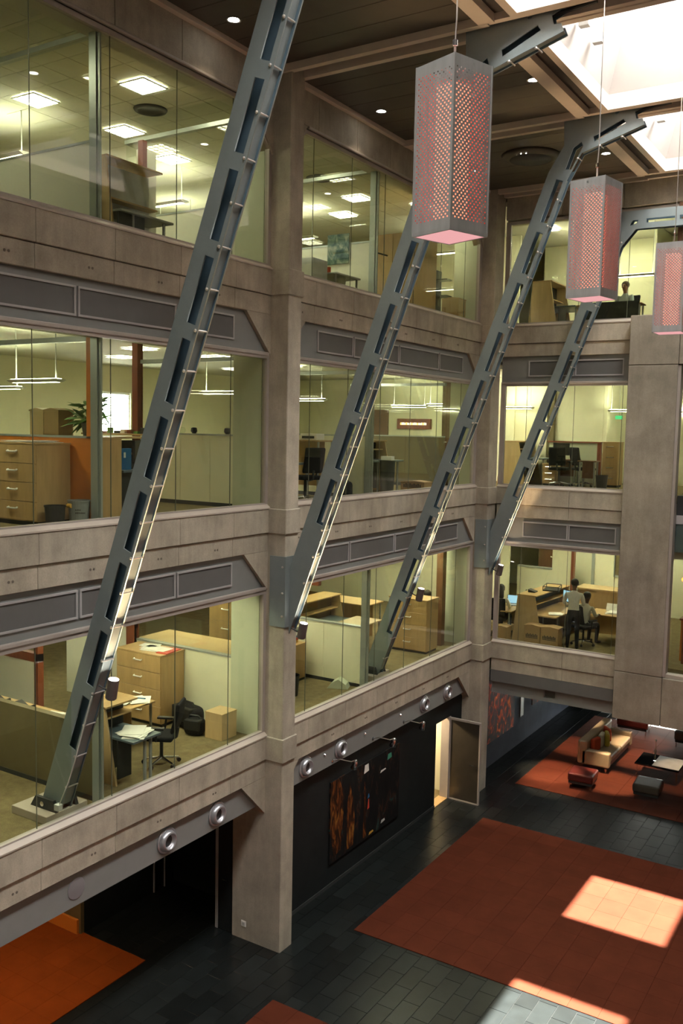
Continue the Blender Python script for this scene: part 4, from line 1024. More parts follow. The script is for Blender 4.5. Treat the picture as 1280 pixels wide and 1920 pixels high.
def plant(label, x, y, z, n=34, s=1.0):
    t = thing('potted_plant', label, 'plant', (x, y, z)); rr = random.Random(11)
    obj('pot', MB().lathe([(0.09, 0), (0.12, 0.20), (0.125, 0.20), (0.105, 0.19), (0, 0.18)], (0, 0, 0), (0, 0, 1), 16), 'grey_plastic', t)
    lm = MB()
    pts = [(0, 0), (0.05, 0.05), (0.13, 0.07), (0.22, 0.045), (0.30, 0)]
    vs_ = [(x_, w_, -0.06*(x_/0.3)**2*1.5) for x_, w_ in pts]+[(x_, -w_, -0.06*(x_/0.3)**2*1.5) for x_, w_ in pts[1:-1]]
    mid = [(x_, 0, 0.012-0.06*(x_/0.3)**2*1.5) for x_, _ in pts[1:-1]]
    me = MB().add(vs_+mid, [(0, 1, 8), (1, 2, 9, 8), (2, 3, 10, 9), (3, 4, 10), (0, 8, 5), (5, 8, 9, 6), (6, 9, 10, 7), (7, 10, 4)]).mesh('leaf'); me.materials.append(MATS['leaf'])
    for i in range(n):
        a = rr.uniform(0, 2*math.pi); r = rr.uniform(0.0, 0.16)*s; h = rr.uniform(0.18, 0.52)*s
        o = obj('leaf', me, None, t, loc=(r*math.cos(a), r*math.sin(a), h), rot=(rr.uniform(-.4, .4), rr.uniform(-0.9, 0.7), a))
        k = rr.uniform(0.75, 1.15)*s; o.scale = (k, k, k)
    st = MB()
    for i in range(7):
        a = i*0.9; st.path([(0, 0, 0.17), (0.06*math.cos(a), 0.06*math.sin(a), 0.36), (0.13*math.cos(a), 0.13*math.sin(a), 0.48*s)], 0.007, 5)
    obj('stem', st, 'leaf', t); return t
def bag(label, x, y, z, sx, sy, sz, rz=0):
    t = thing('bag', label, 'bag', (x, y, z), rz)
    o = obj('body', MB().box(-sx/2, -sy/2, 0, sx/2, sy/2, sz), 'black_fabric', t, bevel=min(sx, sy, sz)*0.36, seg=4)
    obj('flap', MB().box(-sx*0.42, -sy/2-0.01, sz*0.35, sx*0.42, 0, sz*0.97), 'black', t, bevel=0.02, seg=2)
    obj('strap', MB().path([(-sx*0.4, 0, sz*0.8), (-sx*0.25, 0.0, sz*1.12), (sx*0.2, 0.0, sz*1.12), (sx*0.42, 0, sz*0.7)], 0.016), 'black', t)
    return t

# ================================================================== OFFICES ALONG THE LEFT WALL
# inner column cladding and mid-bay posts on each floor
for k in range(3):
    z0, z1 = ZF[k], ZC[k]
    t = struct('trim_%d' % (k+2), 'pale cladding of the column inside the %s floor offices' % FLN[k], 'cladding')
    obj('cladding', bx(-0.78, -0.055, z0, -0.165, -0.002, z1), 'pale_cladding', t)
    obj('cladding', bx(-0.78, 8.60, z0, -0.165, 8.655, z1), 'pale_cladding', t)
    t = struct('trim_%d' % (k+5), 'grey metal posts where partitions meet the glass on the %s floor' % FLN[k], 'post')
    for yy in (-3.72, 3.62):
        obj('post', bx(-0.30, yy, z0, -0.17, yy+0.09, z1), 'alu', t)
        obj('post_fin', bx(-0.165, yy+0.02, z0, -0.12, yy+0.05, GT[k]), 'alu', t)

# ---------------- middle floor
zf, zc = ZF[1], ZC[1]
p_ = partition('orange panelled partition in the middle floor office, left bay', -3.62, -7.0, -0.31, zf, 9.09, zc, 'orange_panel')
obj('end_post', bx(-0.48, -3.63, zf, -0.31, -3.51, zc), 'orange_panel', p_)
partition('cream panelled partition behind the column on the middle floor', -0.05, -3.0, -0.78, zf, 9.13, zc, 'cream', (-2.0, -1.3))
partition('cream partition in the second bay of the middle floor', 3.65, -3.4, -0.30, zf, 9.15, zc, 'cream', (-1.3,))
partition('olive brown low partition by the corner of the middle floor', 8.30, -3.6, -0.8, zf, 9.14, zc, 'olive_screen')
cabinet('wooden four drawer filing cabinet in front of the orange partition', -1.72, -4.26, zf, 0.94, 0.6, 1.14)
sheets('loose white papers on the cabinet by the orange partition', -1.05, -3.98, zf+1.141, 0.2, 4, seed=2)
sheets('thin paper pile on the far side of the cabinet by the orange partition', -1.45, -3.95, zf+1.141, -0.1, 3, seed=5)
bin_('black waste bin beside the filing cabinet on the middle floor', -0.55, -4.13, zf, 0.14, 0.30)
bin_('grey plastic bucket with dark lettering by the orange partition', -0.45, -3.80, zf, 0.15, 0.36, 'grey_plastic', True)
t = thing('credenza', 'low wooden cupboard behind the orange partition', 'cupboard', (-3.2, -3.45, zf))
obj('body', bx(0, 0, 0, 2.7, 0.5, 1.2), 'beech', t); obj('top', bx(-0.01, -0.01, 1.2, 2.71, 0.51, 1.225), 'beech', t)
for i in range(4): obj('door', bx(0.02+i*0.67, 0.5, 0.08, 0.66+i*0.67, 0.518, 1.18), 'beech', t)
carton('left cardboard box on the ledge behind the orange partition', -1.85, -3.22, zf+1.226, 0.30, 0.28, 0.36, m_='beech_light', prt=False)
carton('right cardboard box on the ledge behind the orange partition', -1.53, -3.22, zf+1.226, 0.32, 0.28, 0.36, prt=False)
plant('leafy green pot plant on the ledge behind the orange partition', -0.98, -3.12, zf+1.227, 46, 0.95)
workstation('wooden ended workstation behind the grey post on the middle floor', -1.10, -2.85, zf, 0.85, 0, 1.2, 0.5, far=False)
binder('bright blue ring binder on the middle floor workstation', -0.78, -2.65, zf+0.736)
monitor('black monitor on the middle floor workstation', -0.85, -2.28, zf+0.736, R(-60))
t = thing('side_shelf', 'wall shelf crowded with small things on the middle floor', 'shelf', (-4.2, -0.4, zf+1.22))
obj('board', bx(0, 0, 0, 1.7, 0.3, 0.03), 'beech', t); obj('bracket', bx(0.1, 0.0, -0.2, 0.14, 0.25, 0), 'charcoal', t)
rr = random.Random(3)
for i in range(9):
    tag(obj('desk_item', MB().box(-0.05, -0.04, 0, 0.05*rr.uniform(.5, 1.5), 0.05, rr.uniform(0.03, 0.12)), ['charcoal', 'paper', 'red_wood', 'leaf'][i % 4], loc=(-4.08+i*0.17, -0.25, zf+1.252), bevel=0.006), ['dark block at the left end of the wall shelf', 'white block second on the wall shelf', 'red brown block third on the wall shelf', 'green block fourth on the wall shelf', 'dark block in the middle of the wall shelf', 'white block right of the middle of the wall shelf', 'red brown block seventh on the wall shelf', 'green block next to last on the wall shelf', 'dark block at the right end of the wall shelf'][i], 'office item', 'small things on the wall shelf')
t = struct('wall_post', 'red brown wooden posts in the middle floor offices', 'post')
obj('post', bx(-3.14, -0.12, zf, -3.0, 0.02, zc), 'red_wood', t); obj('post', bx(-3.3, 3.4, zf, -3.15, 3.6, zc), 'red_wood', t)
obj('post', bx(-1.17, 8.95, zf, -0.95, 9.2, zc), 'brown_wood', t)
# small things on the rail of the cream partition
for i, (x, m_, lb) in enumerate([(-2.0, 'glass_clear', 'clear glass bowl on the cream partition of the middle floor'), (-1.72, 'charcoal', 'dark stapler on the cream partition of the middle floor'), (-0.95, 'charcoal', 'dark pen holder at the column end of the cream partition')]):
    tag(obj('rail_item', MB().lathe([(0.03, 0), (0.06, 0.04), (0.05, 0.10), (0.02, 0.11)], (x, 0.0, 9.131), (0, 0, 1), 12), m_), lb, 'office item')
# second bay, left part
workstation('workstation with black screen just right of the column on the middle floor', -1.7, 1.2, zf, 1.4, 0, 1.22, back='black')
tag(obj('framed_picture', bx(-0.16, -0.01, 0, 0.16, 0.01, 0.24), 'cardboard', loc=(-1.55, 2.55, zf+1.25), rot=(R(-12), 0, R(15)), bevel=0.004), 'small brown framed picture leaning on the workstation right of the column', 'picture')
t = thing('printer', 'white desktop printer behind the framed picture', 'printer', (-1.15, 2.95, zf+1.181))
obj('body', bx(-0.2, -0.15, 0, 0.2, 0.15, 0.13), 'paper', t, bevel=0.015); obj('slot', bx(-0.15, -0.155, 0.03, 0.15, -0.15, 0.08), 'charcoal', t)
desk('wooden desk under the printer on the middle floor', -1.9, 2.68, -0.8, 3.3, zf, 1.18)
office_chair('black chair seen behind the second strut on the middle floor', -0.55, 1.85, zf, R(70))
bag('black bag on the floor beside the cream partition of the second bay', -0.55, 3.25, zf, 0.34, 0.24, 0.36)
# second bay, right part
workstation('wooden workstation end right of the grey post on the middle floor', -1.45, 4.75, zf, 1.4, 0, 1.15, 0.70)
bin_('tall dark paper bin on the middle floor near the corner', -0.50, 4.95, zf, 0.17, 0.75, 'charcoal')
carton('small white carton on the tall dark bin', -0.50, 4.95, zf+0.755, 0.26, 0.14, 0.09, m_='paper', prt=False, closed=False)
carton('flat cardboard box on the middle floor close to the glass', -0.64, 6.6, zf, 0.62, 0.4, 0.20)
t = struct('wall_far', 'cream end wall of the corner offices behind the left wall', 'wall')
for k in range(3): obj('wall_panel', bx(-9.2, 12.5, ZF[k], -0.6, 12.6, ZC[k]), 'cream', t)
obj('door_panel', bx(-5.4, 12.46, zf, -4.75, 12.5, zf+2.05), 'brown_wood', t)
t = thing('led_sign', 'red brown message display with a row of glowing characters', 'display', (-3.82, 12.44, 9.48))
obj('case', bx(-0.58, -0.03, -0.16, 0.58, 0.05, 0.15), 'red_wood', t, bevel=0.006)
mk = MB(); mo = MB(); rr = random.Random(9)
for i in range(19):
    x = -0.46+i*0.048
    (mk if i % 4 else mo).box(x, -0.036, -0.04, x+0.036, -0.031, 0.04-0.02*rr.random())
obj('lit_characters', mk, 'led_white', t, label='glowing white characters'); obj('lit_characters', mo, 'led_orange', t)
for (x, y, lb) in [(-4.6, -0.45, 'square ceiling light above the orange partition'), (-4.5, 1.45, 'square ceiling light behind the nearest strut on the middle floor'), (-4.35, 3.65, 'square ceiling light above the cream partition behind the column'),
                   (-4.4, 6.6, 'square ceiling light left of the second strut on the middle floor'), (-2.6, 8.0, 'square ceiling light above the message display'), (-2.2, 10.4, 'square ceiling light in the corner of the middle floor'), (-6.6, 3.0, 'square ceiling light deep in the middle floor office'), (-6.6, 7.2, 'square ceiling light deepest in the middle floor office'), (-2.0, -5.2, 'square ceiling light at the left edge of the middle floor')]:
    troffer(lb, x, y, zc-0.004)
for (x, y, lb) in [(-3.4, -2.1, 'hanging bar light above the plant on the middle floor'), (-3.0, 2.4, 'hanging bar light right of the nearest strut on the middle floor'), (-3.6, 6.2, 'hanging bar light seen right of the column on the middle floor'), (-3.4, 11.3, 'hanging bar light above the message display'), (-6.8, -0.2, 'hanging bar light far behind the shelf on the middle floor'), (-1.5, 9.9, 'hanging bar light near the dark post of the corner')]:
    pendant(lb, x, y, 9.98, zc)

# ---------------- lower floor
zf, zc = ZF[0], ZC[0]
p_ = partition('olive brown low screen in the lower office of the left bay', -3.60, -4.2, -0.31, zf, 4.96, zc, 'olive_screen', top_glass=False, rail='olive_screen')
partition('cream partition with an inner window behind the column on the lower floor', -0.05, -3.1, -0.78, zf, 5.20, zc, 'cream', (-2.0,))
partition('cream partition in the second bay of the lower floor', 3.66, -3.4, -0.30, zf, 5.15, zc, 'cream', (-1.25,))
cabinet('wooden four drawer filing cabinet with papers on top in the left bay', -2.96, -0.70, zf, 1.10, 0.62, 1.32)
sheets('large white and dark print sheets on the wooden filing cabinet', -2.2, -0.40, zf+1.321, 0.25, 3, 0.55, 0.30, seed=3)
sheets('small stack of papers at the back of the wooden filing cabinet', -2.55, -0.25, zf+1.321, 0.5, 3, 0.3, 0.22, seed=8)
tag(obj('folder', bx(-0.12, -0.22, 0, 0.12, 0.22, 0.015), 'red_print', loc=(-1.98, -0.36, zf+1.321), rot=(0, 0, 0.1)), 'orange red folder on the corner of the wooden filing cabinet', 'folder')
t = thing('wooden_box', 'plain wooden cube stool by the column in the lower office', 'stool', (-0.90, -0.60, zf))
obj('body', bx(0, 0, 0, 0.38, 0.40, 0.45), 'beech_light', t, bevel=0.006); obj('top', bx(-0.005, -0.005, 0.45, 0.385, 0.405, 0.47), 'beech_light', t)
bag('large black shoulder bag on the carpet beside the filing cabinet', -1.50, -0.36, zf, 0.62, 0.34, 0.42, R(-10))
bag('smaller black bag between the large bag and the cube stool', -1.15, -0.58, zf, 0.36, 0.28, 0.30, R(15))
office_chair('black swivel chair at the desk by the glass of the left bay', -0.62, -1.98, zf, R(118))
workstation('workstation with tapering wooden end by the nearest strut', -0.95, -3.05, zf, 0.62, 0, 1.15, 0.75, far=False)
desk('wooden desk with papers behind the swivel chair', -2.3, -2.35, -1.35, -1.35, zf, 0.76)
sheets('spread of white papers on the wooden desk of the left bay', -1.75, -1.75, zf+0.761, 0.3, 5, 0.30, 0.42, seed=12)
sheets('second paper pile on the wooden desk beside a blue pen', -1.6, -1.50, zf+0.761, 0.9, 3, seed=13)
tag(obj('pen', MB().tube((-1.66, -1.50, zf+0.79), (-1.50, -1.44, zf+0.79), 0.012, 6), 'blue'), 'blue pen on the papers of the wooden desk', 'pen')
tag(obj('paper_cup', MB().lathe([(0.028, 0), (0.04, 0.11), (0.036, 0.11), (0.025, 0.01), (0, 0.01)], (-1.58, -1.72, zf+0.762), (0, 0, 1), 12), 'paper'), 'white paper cup on the wooden desk of the left bay', 'cup')
sheets('stack of white documents on the blue-grey desk by the chair', -0.50, -2.70, zf+0.736, 0.35, 6, 0.34, 0.44, seed=15)
desk('wooden desk behind the olive screen at the left edge', -4.0, -3.45, -1.6, -2.75, zf, 0.80)
for i, (x, y) in enumerate([(-3.6, -3.2), (-3.2, -3.1), (-2.9, -3.25), (-2.6, -3.1)]):
    tag(obj('desk_tray', MB().prism([(-0.18, 0), (0.18, 0), (0.16, 0.10), (0.02, 0.05), (-0.16, 0.13)], 'Y', -0.14, 0.14), 'black', loc=(x, y, zf+0.801), bevel=0.008), ['leftmost black tray behind the olive screen', 'second black tray behind the olive screen', 'third black tray behind the olive screen', 'black tray next to the papers behind the olive screen'][i], 'tray', 'black trays behind the olive screen')
sheets('crumpled white papers on the desk behind the olive screen', -1.95, -3.05, zf+0.801, 0.4, 6, seed=21)
t = struct('wall_rails', 'red brown wooden rails and white screens at the back of the lower office', 'partition')
obj('screen_panel', bx(-5.0, -2.2, zf, -3.3, -2.15, 5.15), 'white_wall', t); obj('rail', bx(-5.05, -2.24, 5.15, -3.25, -2.12, 5.30), 'red_wood', t); obj('rail', bx(-3.35, -2.24, zf, -3.25, -2.12, 5.5), 'red_wood', t)
obj('rail', bx(-5.0, -0.1, 5.40, -3.1, 0.0, 5.62), 'red_wood', t); obj('post', bx(-3.30, -0.12, zf, -3.1, 0.02, zc), 'red_wood', t)
obj('screen_panel', bx(-5.0, -0.1, zf, -3.1, -0.05, 5.40), 'white_wall', t)
obj('rail', bx(-6.0, 2.9, 6.05, -0.9, 3.0, 6.25), 'red_wood', t)
# beyond the inner window of the lower floor
desk('pale wooden counter beyond the inner window of the lower floor', -3.6, 0.5, -0.9, 1.4, zf, 1.20, 'beech_light')
cabinet('filing cabinet seen through the inner window of the lower floor', -3.3, 2.3, zf, 0.9, 0.55, 1.75, 4)
t = thing('wardrobe', 'tall dark brown cupboard seen through the inner window', 'cupboard', (-2.35, 2.1, zf))
obj('body', bx(0, 0.02, 0, 0.95, 0.6, 1.95), 'brown_wood', t); obj('door', bx(0.01, 0, 0.05, 0.47, 0.02, 1.93), 'brown_wood', t); obj('door', bx(0.48, 0, 0.05, 0.94, 0.02, 1.93), 'brown_wood', t)
# second bay, left part
cabinet('low wooden cupboard with stacked folders right of the column', -2.15, 3.0, zf, 0.55, 0.5, 0.82, 2)
for i, m_ in enumerate(['yellow_print', 'red_print', 'blue', 'paper', 'green_print', 'light_grey']):
    tag(obj('book', bx(0, 0, 0, 0.34, 0.26, 0.055), m_, loc=(-2.05+0.015*(i % 2), 3.1, zf+0.822+i*0.056), rot=(0, 0, 0.05*(i % 3)), bevel=0.003),
        ['bottom orange folder of the stack right of the column', 'red folder second from the bottom of the stack', 'blue folder in the middle of the stack', 'white folder above the blue one in the stack', 'green folder near the top of the stack', 'grey folder on top of the stack'][i], 'folder', 'folders stacked right of the column')
bin_('black bin low beside the column in the second bay', -1.15, 2.35, zf, 0.16, 0.42)
workstation('workstation with shelves behind the cream partition of the lower floor', -2.9, 4.2, zf, 2.4, 0, 1.28, back='olive_screen')
tag(obj('phone', MB().prism([(-0.1, 0), (0.1, 0), (0.1, 0.03), (-0.1, 0.08)], 'Y', -0.12, 0.12), 'black', loc=(-2.75, 4.9, zf+1.315), bevel=0.006), 'black desk phone on the workstation of the second bay', 'phone')
desk('pale counter left of the grey post on the lower floor', -1.6, 4.0, -0.9, 5.6, zf, 1.05, 'beech_light')
# second bay, right part
cabinet('wooden four drawer filing cabinet behind the third strut', -1.52, 7.0, zf, 1.05, 0.62, 1.33)
desk('desk behind the filing cabinet of the second bay', -1.9, 8.4, -0.85, 9.4, zf, 0.76)
t = struct('trim_9', 'brown post near the corner of the lower floor', 'post'); obj('post', bx(-0.75, 8.05, zf, -0.58, 8.25, zc), 'brown_wood', t)
desk('low wooden desk left of the third strut on the lower floor', -3.8, 6.6, -1.9, 7.4, zf, 1.1)
laptop('open laptop with a bright screen behind the third strut', -1.15, 8.75, zf+0.761, R(-20))
tag(obj('white_carton', MB().prism([(-0.22, 0), (0.22, 0), (0.18, 0.10), (0.02, 0.20), (-0.12, 0.12)], 'Y', -0.14, 0.14), 'pale_cladding', loc=(-0.68, 3.40, zf+0.002), rot=(0, 0, R(20)), bevel=0.004), 'pale crumpled carton on the carpet at the foot of the grey post', 'carton')
for (x, y, lb) in [(-3.2, -5.2, 'square ceiling light over the left edge of the lower office'), (-2.4, -2.2, 'square ceiling light over the swivel chair'), (-3.8, 1.6, 'square ceiling light over the pale counter on the lower floor'), (-2.0, 2.2, 'square ceiling light over the low cupboard right of the column'),
                   (-3.6, 5.2, 'square ceiling light over the workstation of the second bay'), (-1.8, 6.3, 'square ceiling light over the filing cabinet behind the third strut'), (-4.0, 9.8, 'square ceiling light at the corner of the lower floor'), (-5.5, -1.0, 'square ceiling light deep in the lower office'), (-1.5, -4.6, 'added square ceiling light over the strut foot in the left bay'), (-1.2, -1.2, 'added square ceiling light over the bags in the left bay'), (-1.6, 3.0, 'added square ceiling light left of the grey post on the lower floor'), (-1.0, 7.6, 'added square ceiling light near the corner column on the lower floor'), (-3.0, 7.8, 'added square ceiling light behind the third strut on the lower floor')]:  # the last five are extra lights added to brighten the lower floor
    troffer(lb, x, y, zc-0.004)

# ---------------- upper floor
zf, zc = ZF[2], ZC[2]
partition('cream partition in the upper office of the left bay', -3.66, -4.4, -0.30, zf, 13.05, zc, 'white_wall')
partition('cream partition in the second bay of the upper floor', 3.66, -3.4, -0.30, zf, 13.06, zc, 'white_wall')
partition('cream partition behind the column on the upper floor', -0.05, -3.4, -0.78, zf, 13.05, zc, 'white_wall')
t = thing('dark_cabinet', 'dark grey cabinet against the left bay glass on the upper floor', 'cabinet', (-2.3, -2.95, zf))
obj('body', bx(0, 0.02, 0, 0.62, 0.5, 1.05), 'charcoal', t, bevel=0.006); obj('door', bx(0.01, 0, 0.05, 0.30, 0.02, 1.03), 'charcoal', t); obj('door', bx(0.32, 0, 0.05, 0.61, 0.02, 1.03), 'charcoal', t)
workstation('workstation with tall wooden end on the upper floor, left bay', -1.8, -2.2, zf, 1.2, 0, 1.55, 0.5, top='grey_plastic', back='light_grey', far=False)
t = struct('trim_10', 'red brown post of the upper floor left bay', 'post'); obj('post', bx(-2.06, -1.05, zf, -1.95, -0.95, 14.0), 'red_wood', t); obj('post', bx(-2.2, -0.95, zf, -2.08, -0.6, 13.9), 'white_wall', t)
t = thing('tall_cupboard', 'tall plain wooden cupboard by the third strut on the upper floor', 'cupboard', (-1.9, 6.55, zf))
obj('body', bx(0, 0.02, 0, 1.0, 1.3, 2.0), 'beech', t); obj('door', bx(0.01, 0, 0.05, 0.49, 0.02, 1.98), 'beech', t); obj('door', bx(0.51, 0, 0.05, 0.99, 0.02, 1.98), 'beech', t)
carton('wooden coloured box near the corner of the upper floor window', -0.55, 8.15, zf, 0.45, 0.4, 0.62, prt=False)
t = thing('shelf_unit', 'open dark shelf unit near the corner on the upper floor', 'shelf', (-1.10, 8.25, zf))
for zz in (0.3, 0.75, 1.15): obj('shelf', bx(0, 0, zz, 0.3, 0.3, zz+0.03), 'charcoal', t)
obj('side', bx(-0.03, 0, 0, 0, 0.3, 1.4), 'charcoal', t)
t = thing('clothes_rail', 'folded white sheet hanging on a black metal rail by the upper glass', 'clothes rail', (-0.85, 4.4, zf))
obj('rail', MB().path([(-0.12, -0.15, 0), (-0.12, -0.15, 1.1), (-0.12, 0.05, 1.25), (0.1, 0.75, 1.2)], 0.018), 'black', t)
obj('sheet', MB().prism([(-0.05, 0.0), (0.62, 0.0), (0.60, 1.15), (0.05, 1.22)], 'X', -0.11, -0.09), 'light_grey', t)
tag(obj('poster', bx(-0.26, -0.01, -0.3, 0.26, 0.01, 0.3), 'art_blue', loc=(-1.05, 3.64, 12.95)), 'small blue green poster on the upper floor partition', 'poster')
carton('grey archive box at the column end of the upper floor window', -0.75, 2.2, zf, 0.45, 0.5, 0.62, m_='light_grey', prt=False, closed=False)
tag(obj('red_mug', MB().lathe([(0.05, 0), (0.055, 0.12), (0.05, 0.12), (0.045, 0.01), (0, 0.01)], (-0.62, 2.62, zf+0.42), (0, 0, 1), 14), 'cushion_red'), 'orange red mug behind the upper floor sill', 'mug')
desk('low desk under the red mug on the upper floor', -1.3, 2.5, -0.35, 3.4, zf, 0.42, 'light_grey')
for (x, y, lb) in [(-1.88, -1.12, 'square louvred light nearest the glass in the upper left bay'), (-3.85, 0.40, 'second square louvred light in the upper left bay'), (-4.0, -1.55, 'dimmer square louvred light left of the grey post on the upper floor'), (-4.3, 2.2, 'square louvred light beside the nearest strut on the upper floor'),
                   (-2.55, 6.75, 'upper of two square louvred lights in the second bay'), (-3.75, 8.05, 'lower of two square louvred lights in the second bay'), (-1.4, 8.1, 'square louvred light below the nearest lantern on the upper floor'), (-4.6, 4.6, 'square louvred light right of the column on the upper floor'), (-6.5, -3.2, 'square louvred light at the left edge of the upper floor'), (-2.2, -5.6, 'added square louvred light just outside the left edge of the upper floor'), (-2.0, 2.4, 'square louvred light behind the column on the upper floor')]:  # light outside the left edge is added to brighten the partition there
    troffer(lb, x, y, zc-0.02)
for (x, y, lb) in [(-5.2, -1.3, 'hanging bar light at the left edge of the upper floor'), (-5.0, 2.7, 'hanging bar light behind the nearest strut on the upper floor'), (-4.5, 7.0, 'hanging bar light behind the upper partition of the second bay'), (-1.9, 10.3, 'hanging bar light near the corner of the upper floor'), (-6.8, 5.0, 'hanging bar light deep in the upper floor')]:
    pendant(lb, x, y, 14.10, zc)
for i, (x, y) in enumerate([(-2.6, -0.2), (-2.4, 4.9)]):
    tag(obj('air_diffuser', MB().lathe([(0.30, 0), (0.28, -0.03), (0.22, -0.035), (0.20, -0.01), (0.0, -0.01)], (x, y, zc-0.006), (0, 0, 1), 28), 'charcoal', smooth=True), ['dark round ceiling diffuser in the upper left bay', 'dark round ceiling diffuser in the upper second bay'][i], 'diffuser')

# ================================================================== PEOPLE
def person(label, loc, rz, pose='stand', shirt='shirt', legs='trousers', skin='skin_dark', hairm='hair', long_hair=False, lean=0.0, arms='front', head_turn=0.0):
    """faces +Y in its own frame"""
    P, E, Rr, K = [], [], [], []      # joints, bones, radii, bone kinds
    def J(x, y, z, r): P.append(Vector((x, y, z))); Rr.append(r); return len(P)-1
    def B(a, b, k): E.append((a, b)); K.append(k); return b
    sit = pose == 'sit'
    zp = 0.54 if sit else 0.95
    ln = lambda h: lean*h
    pel = J(0, 0, zp, 0.135)
    wst = J(0, ln(0.18), zp+0.18, 0.120); chs = J(0, ln(0.40), zp+0.40, 0.145); nk0 = J(0, ln(0.52), zp+0.515, 0.065)
    nk = J(0, ln(0.56)+0.01, zp+0.575, 0.050)
    h1 = J(0, ln(0.60)+0.025, zp+0.635, 0.070); h2 = J(0, ln(0.66)+0.025, zp+0.715, 0.090); h3 = J(0, ln(0.70)+0.015, zp+0.785, 0.066)
    B(pel, wst, 'T'); B(wst, chs, 'S'); B(chs, nk0, 'S'); B(nk0, nk, 'K'); B(nk, h1, 'K'); B(h1, h2, 'K'); B(h2, h3, 'K')
    for s in (-1, 1):
        sh_ = J(s*0.185, ln(0.46), zp+0.46, 0.066)
        if arms == 'front': el = J(s*0.245, ln(0.2)+0.03, zp+0.20, 0.047); wr_ = J(s*0.17, ln(0.2)+0.25, zp+0.14, 0.032)
        elif arms == 'desk': el = J(s*0.25, ln(0.2)+0.10, zp+0.24, 0.047); wr_ = J(s*0.15, ln(0.2)+0.34, zp+0.23, 0.032)
        else: el = J(s*0.24, ln(0.2)-0.02, zp+0.17, 0.047); wr_ = J(s*0.235, ln(0.1)+0.06, zp-0.06, 0.032)
        B(chs, sh_, 'S'); B(sh_, el, 'S'); B(el, wr_, 'S')
        d = (P[wr_]-P[el]).normalized(); sd = Vector((1, 0, 0)); sd = (sd-d*sd.dot(d)).normalized()
        pm = J(*(P[wr_]+d*0.06), 0.030); B(wr_, pm, 'K')
        for i, (off, ln_) in enumerate([(-0.027, 0.062), (-0.009, 0.072), (0.009, 0.068), (0.026, 0.052)]):
            a = J(*(P[pm]+d*0.035+sd*off), 0.0095); b = J(*(P[pm]+d*(0.035+ln_*0.6)+sd*off*1.1+Vector((0, 0, -0.012))), 0.0085); c = J(*(P[pm]+d*(0.035+ln_)+sd*off*1.1+Vector((0, 0, -0.032))), 0.0075)
            B(pm, a, 'K'); B(a, b, 'K'); B(b, c, 'K')
        a = J(*(P[wr_]+d*0.04+sd*(-s*0.040)), 0.011); b = J(*(P[wr_]+d*0.075+sd*(-s*0.058)+Vector((0, 0, -0.01))), 0.009); B(wr_, a, 'K'); B(a, b, 'K')
        hip = J(s*0.095, 0.0, zp-0.05, 0.100)
        if sit: kn = J(s*0.12, 0.42, zp-0.02, 0.066); an = J(s*0.12, 0.38, 0.10, 0.044)
        else: kn = J(s*0.105, 0.015, 0.50, 0.066); an = J(s*0.115, -0.02, 0.10, 0.046)
        he = J(P[an].x, P[an].y-0.01, 0.045, 0.042); toe = J(P[an].x+s*0.02, P[an].y+0.17, 0.035, 0.034)
        B(pel, hip, 'T'); B(hip, kn, 'T'); B(kn, an, 'T'); B(an, he, 'F'); B(he, toe, 'F')
    me = bpy.data.meshes.new('person_skeleton'); me.from_pydata([tuple(p) for p in P], E, [])
    tmp = bpy.data.objects.new('person_skeleton', me); COL.objects.link(tmp)
    sk = tmp.modifiers.new('skin', 'SKIN'); sk.use_smooth_shade = True; sk.branch_smoothing = 0.6
    for i, v in enumerate(me.skin_vertices[0].data): v.radius = (Rr[i], Rr[i]); v.use_root = (i == 0)
    for i in (pel, wst, chs): me.skin_vertices[0].data[i].radius = (Rr[i]*1.12, Rr[i]*0.80)
    sb = tmp.modifiers.new('sub', 'SUBSURF'); sb.levels = 2; sb.render_levels = 2
    dg = bpy.context.evaluated_depsgraph_get(); dg.update()
    body = bpy.data.meshes.new_from_object(tmp.evaluated_get(dg)); bpy.data.objects.remove(tmp)
    body.name = 'person'; body.materials.clear()
    for m_ in (shirt, legs, skin, 'black'): body.materials.append(MATS[m_])
    cls = {'S': 0, 'T': 1, 'K': 2, 'F': 3}
    segs = [(P[a], P[b], Rr[a], Rr[b], cls[k]) for (a, b), k in zip(E, K)]
    for p in body.polygons:
        c = p.center; best = 1e9; ci = 0
        for a, b, ra, rb, k in segs:
            ab = b-a; tt = max(0, min(1, (c-a).dot(ab)/max(1e-9, ab.length_squared))); dd = (c-(a+ab*tt)).length/(ra+(rb-ra)*tt)
            if dd < best: best = dd; ci = k
        if ci in (0, 1) and abs(c.x) < 0.2: ci = 1 if c.z < zp+0.06 else 0
        p.material_index = ci; p.use_smooth = True
    o = bpy.data.objects.new('person', body); link(o); o.location = loc; o.rotation_euler = (0, 0, rz)
    tag(o, label, 'person')
    hc = P[h2]
    hb = MB()
    hb.ball((hc.x, hc.y-0.022, hc.z+0.030), 0.108, 0.92, 0.98, 0.92, 14, 10)
    hb.v = [(x, y if y < hc.y+0.055 else hc.y+0.055, z if z > hc.z-0.06 else hc.z-0.06) for x, y, z in hb.v]
    if long_hair: hb.box(hc.x-0.095, hc.y-0.125, hc.z-0.24, hc.x+0.095, hc.y-0.03, hc.z+0.06)
    obj('hair', hb, hairm, o, smooth=True, bevel=0.0)
    for s in (-1, 1):
        obj('eye', MB().ball((hc.x+s*0.033, hc.y+0.082, hc.z-0.003), 0.011, n=8, m=6), 'black', o)
        obj('ear', MB().ball((hc.x+s*0.086, hc.y-0.005, hc.z-0.015), 0.028, 0.4, 0.8, 1.1, 8, 6), skin, o, smooth=True)
